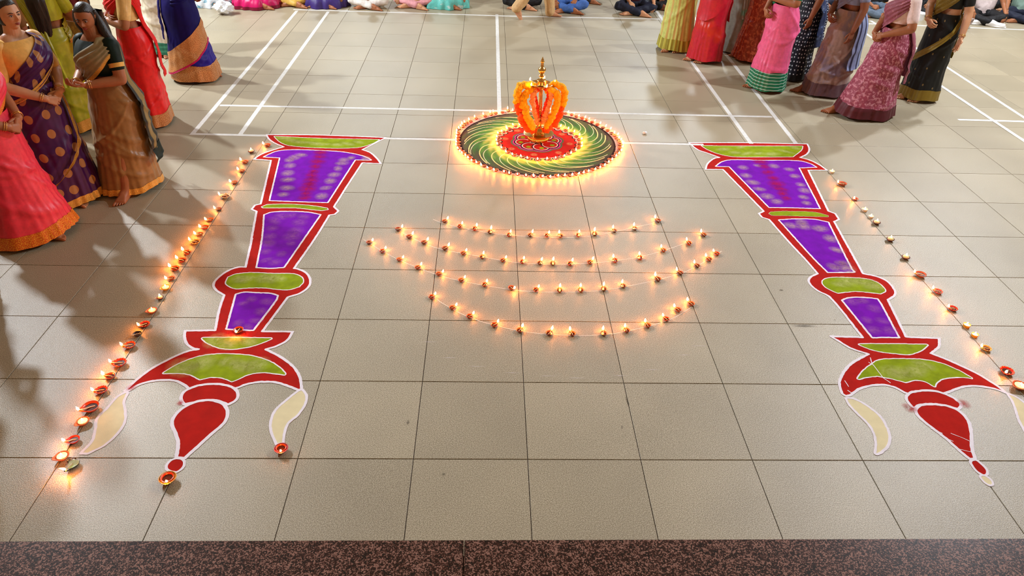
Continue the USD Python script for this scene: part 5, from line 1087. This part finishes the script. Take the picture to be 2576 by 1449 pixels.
# at the left edge of the frame, nearly outside it: an elbow and a cloth end show
woman('person in black and yellow at the far left edge, only an edge of clothing showing', (-3.80, 1.42), D(20), 1.58, dict(seed=31, hem=1.1), ('clasp', 'clasp'), 1, C['blackcloth'], C['gold'], .05, C['blackcloth'], .6, C['blackcloth'], C['gold'], hair='bun')
woman('person in maroon just outside the left edge, nearer than the coral saree', (-4.24, 1.94), D(15), 1.56, dict(seed=33, hem=1.1), ('clasp', 'clasp'), 1, C['maroon'], C['gold'], .05, C['dkgreen'], .6, C['maroon'], C['gold'], hair='bun')

woman('person in a green saree behind the coral saree at the left edge', (-4.2, 2.68), D(0), 1.56, dict(seed=39), ('clasp', 'clasp'), 1, C['teal'], C['gold'], .05, C['dkgreen'], .6, C['teal'], C['gold'], hair='bun')
woman('person in a maroon saree outside the left edge beyond the green saree', (-5.05, 3.62), D(0), 1.58, dict(seed=40), ('clasp', 'clasp'), 1, C['maroon'], C['gold'], .05, C['gold'], .6, C['maroon'], C['gold'], hair='bun')
woman('person in a purple saree outside the frame near the lower left corner', (-3.45, .70), D(20), 1.58, dict(seed=36), ('clasp', 'clasp'), 1, C['purple'], C['gold'], .05, C['gold'], .6, C['purple'], C['gold'], hair='plait')
# right group
woman('person in a pale lime cotton saree, leftmost of the right group', gp(1697, 122), D(-118), 1.60, dict(seed=41, pleats=.8), ('fold', 'clasp'), 2, C['rlime'], C['rlimeborder'], .085, C['rlime'], .6, C['rlime'], None, hair='bun')
woman('person in a crimson silk saree beside the pale lime saree', gp(1772, 150), D(-150), 1.62, dict(seed=44, pleats=.7, hem=.98), ('fold', 'clasp'), 2, C['crimson'], None, .05, C['crimson2'], .6, C['crimson2'], None, hair='plait',
      sash=[('drape', C['crimson2'], [(20, .36, 0), (60, .345, .012), (100, .33, .02), (130, .36, .02), (165, .44, .012), (200, .54, .004)], [(20, .60, 0), (60, .60, .0), (100, .60, .0), (130, .60, .0), (165, .60, .0), (200, .61, .0)], .008)])
woman('person in a plain grey aqua cotton saree behind the crimson saree', gp(1846, 128), D(100), 1.60, dict(seed=47, pleats=.4), ('hang', 'hang'), 0, C['greyaqua'], None, .05, C['greyaqua'], .6, C['greyaqua'], None, hair='bun')
woman('person in a rust brocade saree between the grey aqua and pink sarees', gp(1888, 148), D(178), 1.57, dict(seed=50, hem=1.12), ('clasp', 'clasp'), 1, C['rust'], C['rust'], .05, C['rust'], .7, C['rust'], None, hair='bun')
woman('person in a pink saree with green border and green blouse', gp(1928, 222), D(196), 1.60, dict(seed=53, pleats=1.1, hem=.96), ('fold', 'clasp'), 1, C['pink'], C['green_border'], .13, C['greencloth'], .75, C['greencloth'], None, hair='plait', feet=((.05, .05, 0), (-.05, .0, 0)),
      lower=[(-35, .55, 0), (10, .565, 0), (60, .60, 0), (105, .645, .004), (140, .69, .008), (172, .735, .012), (205, .745, .014), (232, .66, .014), (240, .60, .02)], upper=NIVI_UP[:8] + [(270, .66, .012)])
woman('person in a black saree with small white motifs and an indigo shawl', gp(1990, 192), D(186), 1.58, dict(seed=56, pleats=.7), ('hang', 'hang'), 1, C['blackdot'], C['blackcloth'], .04, C['blackcloth'], .7, C['blackdot'], None, hair='plait', fringe=C['blackcloth'],
      lower=NIVI_LO[:7] + [(218, .62, .03), (222, .45, .05), (222, .22, .06)], upper=NIVI_UP[:7] + [(262, .70, .03), (268, .48, .05), (268, .24, .06)],
      sash=[('shawl', C['indigo'], [(165, .82, .004), (190, .6, .02), (192, .4, .04), (190, .27, .05)], [(225, .82, .006), (232, .6, .03), (232, .4, .045), (230, .28, .055)], .02)])
woman('person in a slate blue and taupe saree with a striped hanging end', gp(2080, 232), D(192), 1.58, dict(seed=59, pleats=1.2), ('hang', 'clasp'), 3, C['taupe'], C['taupeborder'], .085, C['slate'], .6, C['slate'], None, hair='bun', feet=((.05, .16, 0), (-.05, .0, 0)),
      sash=[('hanging_end', C['slatestripe'], [(168, .82, .01), (172, .66, .02), (174, .48, .035), (172, .32, .045), (170, .22, .05)], [(236, .82, .012), (250, .66, .02), (252, .48, .035), (250, .34, .045), (248, .25, .05)], .02)])
woman('person in a mauve patterned saree with white sleeves and long loose hair', gp(2190, 286), D(188), 1.55, dict(seed=62, pleats=1.1, train=.18, lean=(0, .02)), ('clasp', 'clasp'), 1, C['mauve'], C['wine'], .07, C['white_blouse'], .68, C['mauve2'], None, hair='vlong', feet=((.05, .24, 0), (-.05, -.02, 0)),
      lower=NIVI_LO[:6] + [(190, .75, .012), (206, .60, .02), (208, .42, .04), (206, .27, .05)], upper=NIVI_UP[:7] + [(262, .74, .014), (272, .48, .04), (268, .28, .05)])
woman('person in a black saree with antique gold border, fingers spread, rightmost standing', gp(2308, 246), D(206), 1.60, dict(seed=65, pleats=.8, girth=.9), ('spread', 'clasp'), 2, C['blackgold'], C['antique'], .07, C['blackgold'], .6, C['antique'], None, hair='plait', bangles=m_gold,
      sash=[('gold_edge', C['antique'], [(60, .27, .02), (95, .335, .02), (130, .42, .018), (165, .52, .014), (195, .60, .01)], [(60, .325, .02), (95, .39, .02), (130, .475, .018), (165, .575, .014), (195, .65, .01)], .02)])

# ---------------------------------------------------------------- seated crowd along the far line
def trousers_mat(n, c): return cloth(n, c, rough=.7, sheen=.1, weave=.4)
Q = dict(white=trousers_mat('white_trousers', lin(226, 222, 214)), pinkt=trousers_mat('pale_pink_trousers', lin(222, 158, 164)), black=trousers_mat('black_trousers', lin(20, 20, 22)), jeans=trousers_mat('blue_jeans', lin(62, 102, 172)), navyt=trousers_mat('navy_trousers', lin(22, 28, 48)),
         beige=trousers_mat('beige_trousers', lin(206, 170, 120)), greyj=trousers_mat('grey_jeans', lin(92, 106, 122)), maroont=trousers_mat('maroon_shirt_cloth', lin(56, 16, 28)), greyg=trousers_mat('grey_green_shirt_cloth', lin(128, 156, 142)), whiteprint=cloth('white_printed_shirt', lin(206, 190, 186), lin(40, 32, 36), 'blotch', scale=9, thr=.6),
         print_=cloth('white_blue_printed_cloth', lin(206, 212, 216), lin(84, 134, 152), 'blotch', scale=9, thr=.5), mag=cloth('magenta_silk', lin(196, 12, 92), rough=.4, sheen=.5), magd=cloth('dark_magenta_silk', lin(120, 8, 44), rough=.45), violet=cloth('dark_violet_cloth', lin(58, 40, 110), rough=.5), aqua=cloth('aqua_cloth', lin(98, 192, 182), lin(214, 222, 214), 'blotch', scale=5, thr=.55), redc=cloth('red_cloth', lin(168, 24, 34)), skyb=cloth('sky_blue_shirt', lin(140, 206, 222)), gold_t=cloth('gold_yellow_leggings', lin(206, 166, 74)), dkgrey=trousers_mat('charcoal_cloth', lin(36, 36, 42)))
m_shoe = mat('white_trainer', lin(224, 222, 218), .5, vary=.08)
m_sole = mat('trainer_sole', lin(240, 240, 238), .6)
def seated(label, px, face=-90, h=1.48, style='trousers', bottom=None, top=None, skin_=1, hands=('lap', 'lap'), seed=0, sleeve=.55, shoes=None, hair='short', hem=None, lean=.0, group='people sitting along the far line'):
    k = h / 1.6; pos = at(*px)[:2]; f = D(face); fw = V3(math.cos(f), math.sin(f), 0)
    t = thing('person', label, 'person', (pos[0] - fw[0] * .42 * k, pos[1] - fw[1] * .42 * k, 0), f - math.pi / 2, group)
    K = lambda x, y, z: V3(x, y, z) * k
    r = random.Random(seed); j = lambda a: r.uniform(-a, a)
    kl, kr = K(-.275 + j(.02), .26 + j(.03), .125), K(.275 + j(.02), .26 + j(.03), .125)
    al, ar = K(.10 + j(.03), .34, .055), K(-.10 + j(.03), .40, .055)
    hipl, hipr = K(-.09, 0, .115), K(.09, 0, .115); ch = K(0, -.03 + lean, .42); nk = K(0, -.02 + lean * 1.5, .60)
    B = [hull((hipl, .105 * k), (hipr, .105 * k), (K(0, -.01, .25), .11 * k)), hull((K(-.06, -.01, .25), .10 * k), (K(.06, -.01, .25), .10 * k), (K(-.10, -.02 + lean, .50), .075 * k), (K(.10, -.02 + lean, .50), .075 * k)), bone(nk - K(0, 0, .06), nk + K(0, .01, .06), .05 * k, .045 * k)]
    HA = np.c_[np.eye(3) * .98 * k, nk + K(0, .03, .155)]
    B.append(head_mesh().transform(HA))
    for kn, an, hp_, s in ((kl, al, hipl, 1), (kr, ar, hipr, -1)):
        B.append(chain([hp_, kn, an], [.088 * k, .058 * k, .034 * k]))
        if not shoes: B.append(foot(an - K(0, 0, .05), (.25 if s > 0 else math.pi - .25), k * .95))
    arms_ = []
    for s, hk in ((-1, hands[0]), (1, hands[1])):
        sh = K(s * .165, -.02 + lean, .535)
        if hk == 'lap': el, wr, d, pm, kind = K(s * .24, .05 + lean, .30), K(s * .12, .26, .20), V3(-s * .5, .7, -.5), V3(-s * .3, -.2, -1), 'relax'
        elif hk == 'clasp': el, wr, d, pm, kind = K(s * .23, .05, .30), K(s * .06, .28, .19), V3(-s * .8, .5, -.3), V3(-s * .2, -.8, -.4), 'clasp'
        elif hk == 'knee': el, wr, d, pm, kind = K(s * .27, .08, .31), K(s * .29, .27, .20), V3(-s * .1, .7, -.8), V3(0, -.2, -1), 'relax'
        else: el, wr, d, pm, kind = K(s * .26, .06, .30), K(s * .23, .33, .20), V3(-s * .1, .25, -1), V3(-s * .3, -1, 0), 'relax'
        B.append(chain([sh, el, wr], [.046 * k, .038 * k, .025 * k])); B.append(hand(wr, d, pm, s * -1, kind, k)); arms_.append((sh, el, wr))
    obj('body', finish(union(*B), 4, .022), SKIN[skin_], t, 60)
    if style == 'trousers':
        L_ = [hull((hipl, .118 * k), (hipr, .118 * k), (K(0, -.01, .22), .112 * k))]
        for kn, an, hp_ in ((kl, al, hipl), (kr, ar, hipr)):
            e = kn + (an - kn) * .86; L_.append(chain([hp_, kn, e], [.105 * k, .078 * k, .056 * k]))
        m = finish(union(*L_), 6, .02); v = m.vertices; q = v * [16, 16, 22]
        d = (meshkit.noise(q, seed) - .5) * .020; m.vertices = v + m.vertex_normals * d[:, None]
        obj('trousers', m, bottom, t, 60)
    else:
        th = np.linspace(0, 2 * np.pi, 90); rows = []
        for u in np.linspace(0, 1, 20):
            zz = .29 * math.sin(u * math.pi / 2) ** .8 if u > 0 else .006
            rr = math.cos(u * math.pi / 2) ** .55 * .96 + .04
            fo = 1 + (.055 * np.sin(7 * th + seed + u * 2) + .04 * np.sin(13 * th + 2 * seed - u * 3) + .03 * np.sin(19 * th)) * (1 - u * .6)
            rows.append(np.stack([.40 * k * rr * fo * np.cos(th), k * (.16 + .31 * rr * fo * np.sin(th)) * 1.0, np.full(90, zz * k) * (1 - .28 * np.clip(np.sin(th), 0, 1) * (rr > .4))], -1))
        R_ = np.array(rows); uv = np.stack([np.broadcast_to(th * .3, R_.shape[:2]), np.broadcast_to(np.linspace(0, .5, 20)[:, None], R_.shape[:2])], -1).reshape(-1, 2)
        obj('skirt', grid(R_), bottom, t, True, uv)
        if hem is not None: obj('skirt_border', grid(R_[:3] * [1.012, 1.012, 1.0] + [0, -.002, .002]), hem, t, True, uv[:270])
    S_ = [hull((hipl + K(.01, 0, .02), .108 * k), (hipr - K(.01, 0, -.02), .108 * k), (K(0, -.01, .26), .118 * k)), hull((K(-.065, -.01, .25), .112 * k), (K(.065, -.01, .25), .112 * k), (K(-.115, -.02 + lean, .50), .082 * k), (K(.115, -.02 + lean, .50), .082 * k))]
    for sh, el, wr in arms_: S_.append(bone(sh, sh + (el - sh) * sleeve, .060 * k, .052 * k))
    obj('shirt' if style == 'trousers' else 'blouse', finish(union(*S_), 6, .024), top, t, 60)
    if shoes:
        for s, an in ((1, al), (-1, ar)):
            c = V3(s * 1, .22, 0) * 1.1; a = an - K(0, 0, .052)
            obj('shoe', finish(union(hull((a + V3(0, 0, .06), .042), (a + c * .05 + V3(0, 0, .04), .04), (a - c * .05 + V3(0, 0, .035), .036)), hull((a + c * .05 + V3(0, 0, .036), .038), (a + c * .15 + V3(0, 0, .033), .033))), 3, .015), m_shoe, t, 60)
            obj('sole', finish(hull((a - c * .055 + V3(0, 0, .012), .014), (a + c * .06 + V3(0, .03, .012), .014), (a + c * .06 + V3(0, -.03, .012), .014), (a + c * .18 + V3(0, 0, .012), .014)), 2, .02), m_sole, t, 60)
    cap = trimesh.creation.icosphere(3, 1.0); v = cap.vertices * [.079, .10, .122]; v[:, 1] -= .013; v[:, 2] += .008
    fr = ((v[:, 1] > .012) & (v[:, 2] < .066 + .25 * np.abs(v[:, 0]))) | (v[:, 2] < -.075); v = v * np.where(fr, .78, 1.0)[:, None]
    obj('hair', trimesh.Trimesh(v @ HA[:, :3].T + HA[:, 3], cap.faces, process=False), m_hair, t, True)
    if hair == 'long': obj('long_hair', tube([HA[:, 3] + K(0, -.07, .06), HA[:, 3] + K(0, -.115, -.06), K(0, -.13 + lean, .46), K(0, -.14, .30)], (.05, .06, .05, .012), 16), m_hair, t, True)
    return t, pos
seated('person in red sitting at the far left behind the navy saree', (362, 14), -95, style='skirt', bottom=Q['redc'], top=Q['redc'], seed=1, hair='long')
seated('person in a white and blue printed outfit sitting beside the navy saree', (520, 20), -85, style='skirt', bottom=Q['print_'], top=Q['print_'], seed=2, hair='long', hands=('lap', 'clasp'))
seated('person in a magenta silk outfit sitting behind the plastic bag', (645, 25), -80, style='skirt', bottom=Q['mag'], top=Q['magd'], seed=3, hair='long', hands=('lap', 'lap'), hem=Q['magd'])
seated('person in dark magenta with gold leggings and bare feet', (735, 20), -92, style='trousers', bottom=Q['gold_t'], top=Q['magd'], seed=4, hair='long', hands=('clasp', 'clasp'))
seated('person in a dark violet skirt sitting left of the white trousers', (812, 22), -90, style='skirt', bottom=Q['violet'], top=Q['dkgrey'], seed=5, hair='long')
seated('person in white trousers sitting cross-legged on the far line', (925, 26), -90, bottom=Q['white'], top=Q['dkgrey'], seed=6, hands=('clasp', 'clasp'))
seated('person in pale pink trousers sitting cross-legged', (1038, 24), -95, bottom=Q['pinkt'], top=Q['white'], seed=7, hair='long', skin_=2, hands=('lap', 'knee'))
seated('person in an aqua and white outfit sitting left of the court centre line', (1120, 24), -90, style='skirt', bottom=Q['aqua'], top=Q['white'], seed=8, hair='long')
seated('person in black trousers sitting behind the walking legs', (1312, 26), -90, bottom=Q['black'], top=Q['black'], seed=9, hands=('lap', 'lap'), skin_=2)
seated('person in blue jeans and maroon top sitting right of the walking legs', (1432, 36), -88, bottom=Q['jeans'], top=Q['maroont'], seed=10, hands=('lap', 'down'), skin_=1)
seated('person in navy trousers with a bare foot forward and maroon top', (1600, 42), -95, bottom=Q['navyt'], top=Q['maroont'], seed=11, hands=('knee', 'lap'), skin_=2)
seated('person in charcoal sitting behind the pale lime saree', (1652, 26), -100, bottom=Q['black'], top=Q['dkgrey'], seed=12, skin_=3)
seated('person in black sitting between the indigo shawl and the slate saree', (2062, 22), -100, bottom=Q['navyt'], top=Q['black'], seed=13, skin_=3)
seated('person in grey jeans sitting behind the slate and mauve sarees', (2200, 48), -100, bottom=Q['greyj'], top=Q['black'], seed=14, hands=('knee', 'clasp'), skin_=1)
seated('person in dark clothes sitting behind the black and gold saree', (2318, 42), -100, bottom=Q['black'], top=Q['dkgrey'], seed=15, hands=('lap', 'lap'), skin_=1)
ph_t, ph_p = seated('person in a white printed shirt, black trousers and white trainers, phone on the lap', (2478, 66), -105, bottom=Q['black'], top=Q['whiteprint'], seed=16, hands=('knee', 'down'), skin_=1, shoes=True)
seated('person in a grey green and sky blue shirt at the right edge', (2572, 62), -110, bottom=Q['navyt'], top=Q['greyg'], seed=17, hands=('lap', 'knee'), skin_=1)
# the second row, whose knees and backs close the top of the frame
for i, (x, y, b, tp, lb) in enumerate(((590, 6, 'greyj', 'skyb', 'person in sky blue sitting in the second row left of the magenta outfit'), (1470, 10, 'dkgrey', 'white', 'person in a white shirt in the second row behind the blue jeans'), (2140, 14, 'black', 'white', 'person in a white shirt in the second row behind the slate saree'), (2262, 16, 'dkgrey', 'skyb', 'person in sky blue in the second row behind the mauve saree'), (2420, 24, 'navyt', 'black', 'person in black in the second row beside the phone'), (2545, 30, 'black', 'skyb', 'person in sky blue in the second row at the right edge'))):
    seated(lb, (x, y), -92, bottom=Q[b], top=Q[tp], seed=30 + i, skin_=i % 3)
# things by the seated people
bk = at(2309, 50); k_ = thing('white_tub', 'small white plastic tub on the floor left of the black and gold saree', 'tub', (bk[0], bk[1], .0004))
m_tub = mat('white_tub_plastic', lin(220, 222, 220), .35)
obj('tub_body', lathe([(0, 0), (.07, 0), (.085, .11), (.08, .11), (.066, .006), (0, .006)], 32), m_tub, k_, 40); obj('lid', lathe([(0, .118), (.08, .118), (.09, .113), (.09, .104), (.086, .104), (0, .112)], 32), m_film, k_, 40)
m_scr = usdkit.material(stage, L('phone_screen'), {'tc': ('texture_coordinate', {}), 'x': ('separate_xyz', {}), 'r': ('rgb_ramp', {'ramp': [(0, (.85, .87, .95)), (.36, (.85, .87, .95)), (.38, (.55, .62, .95)), (.56, (.62, .66, .95)), (.58, (.82, .86, .95)), (.74, (.85, .87, .95)), (.76, (.08, .16, .8)), (.9, (.10, .2, .85)), (.92, (.85, .88, .95)), (1, (.85, .88, .95))], 'interpolate': False}),
     'mr': ('map_range', {'from_min': -.07, 'from_max': .07}), 'e': ('emission', {'strength': 1.1})}, [('tc.object', 'x.vector'), ('x.x', 'mr.value'), ('mr.result', 'r.fac'), ('r.color', 'e.color')], surface='e.emission')
pc = at(2427, 36, .20)
bt = .19
crumple('cloth_bundle', 'crumpled grey cloth bundle on the floor under the phone', 'cloth bundle', (pc[0], pc[1], .0005), .15, 15, mat('grey_bundle_cloth', lin(150, 132, 122), .8, vary=.2, var_scale=20), .9, bt)
pc = at(2427, 36, bt)
ph = thing('smartphone', 'lit smartphone lying face up on the cloth bundle by the printed shirt person', 'phone', (pc[0], pc[1], bt + .0062), -.15)
obj('case', slab(Polygon([(-.075, -.036), (.075, -.036), (.075, .036), (-.075, .036)]).buffer(-.008).buffer(.008), -.006, .002), m_black2, ph); obj('screen', slab(Polygon([(-.070, -.032), (.070, -.032), (.070, .032), (-.070, .032)]), .002, .0026), m_scr, ph)
# the person walking across the far line: only legs show
def walker(label, pos, face, h=1.68):
    k = h / 1.68; t = thing('person', label, 'person', (pos[0], pos[1], 0), face - math.pi / 2)
    K = lambda x, y, z: V3(x, y, z) * k
    hl, hr, kl, kr, al, ar = K(-.09, 0, .86), K(.09, 0, .86), K(-.085, .16, .47), K(.085, -.10, .47), K(-.08, .20, .075), K(.08, -.34, .16)
    B = [hull((hl, .10 * k), (hr, .10 * k), (K(0, 0, 1.02), .11 * k)), hull((K(-.06, 0, 1.0), .10 * k), (K(.06, 0, 1.0), .10 * k), (K(-.12, 0, 1.32), .08 * k), (K(.12, 0, 1.32), .08 * k)), bone(K(0, 0, 1.36), K(0, .01, 1.46), .05 * k, .045 * k)]
    HA = np.c_[np.eye(3) * k, K(0, .03, 1.565)]; B.append(head_mesh().transform(HA))
    B += [chain([hl, kl, al], [.085, .055, .036]), chain([hr, kr, ar], [.085, .055, .036]), foot(al - K(0, 0, .068), math.pi / 2, k)]
    f2 = foot(V3(0, 0, 0), math.pi / 2, k).rotate((-52, 0, 0)).translate(tuple(ar + K(0, -.01, -.085))); B.append(f2)
    for s in (-1, 1):
        sh, el, wr = K(s * .19, 0, 1.33), K(s * .22, -s * .05, 1.06), K(s * .21, s * -.02 + .08, .83)
        B.append(chain([sh, el, wr], [.046, .038, .026])); B.append(hand(wr, (0, .15, -1), (-s, 0, 0), -s, 'relax', k))
    obj('body', finish(union(*B), 4, .02), SKIN[2], t, 60)
    T_ = [hull((hl, .112 * k), (hr, .112 * k), (K(0, 0, .98), .118 * k))] + [chain([a, b, b + (c - b) * .97], [.105, .085, .078]) for a, b, c in ((hl, kl, al), (hr, kr, ar))]
    m = finish(union(*T_), 6, .02); q = m.vertices * [18, 18, 9]; m.vertices = m.vertices + m.vertex_normals * ((meshkit.noise(q, 4) - .5) * .022)[:, None]
    obj('trousers', m, Q['beige'], t, 60)
    obj('shirt', finish(union(hull((K(-.07, 0, .98), .12), (K(.07, 0, .98), .12), (K(-.14, 0, 1.32), .088), (K(.14, 0, 1.32), .088)), *[bone(K(s * .19, 0, 1.33), K(s * .21, -s * .03, 1.15), .064, .056) for s in (-1, 1)]), 5, .024), Q['white'], t, 60)
    cap = trimesh.creation.icosphere(3, 1.0); v = cap.vertices * [.079, .10, .122]; v[:, 1] -= .013; v[:, 2] += .008
    fr = ((v[:, 1] > .012) & (v[:, 2] < .066)) | (v[:, 2] < -.06); v = v * np.where(fr, .78, 1.0)[:, None]
    obj('hair', trimesh.Trimesh(v @ HA[:, :3].T + HA[:, 3], cap.faces, process=False), m_hair, t, True)
walker('person in beige trousers walking barefoot across the far court line', gp(1352, 45), D(4))
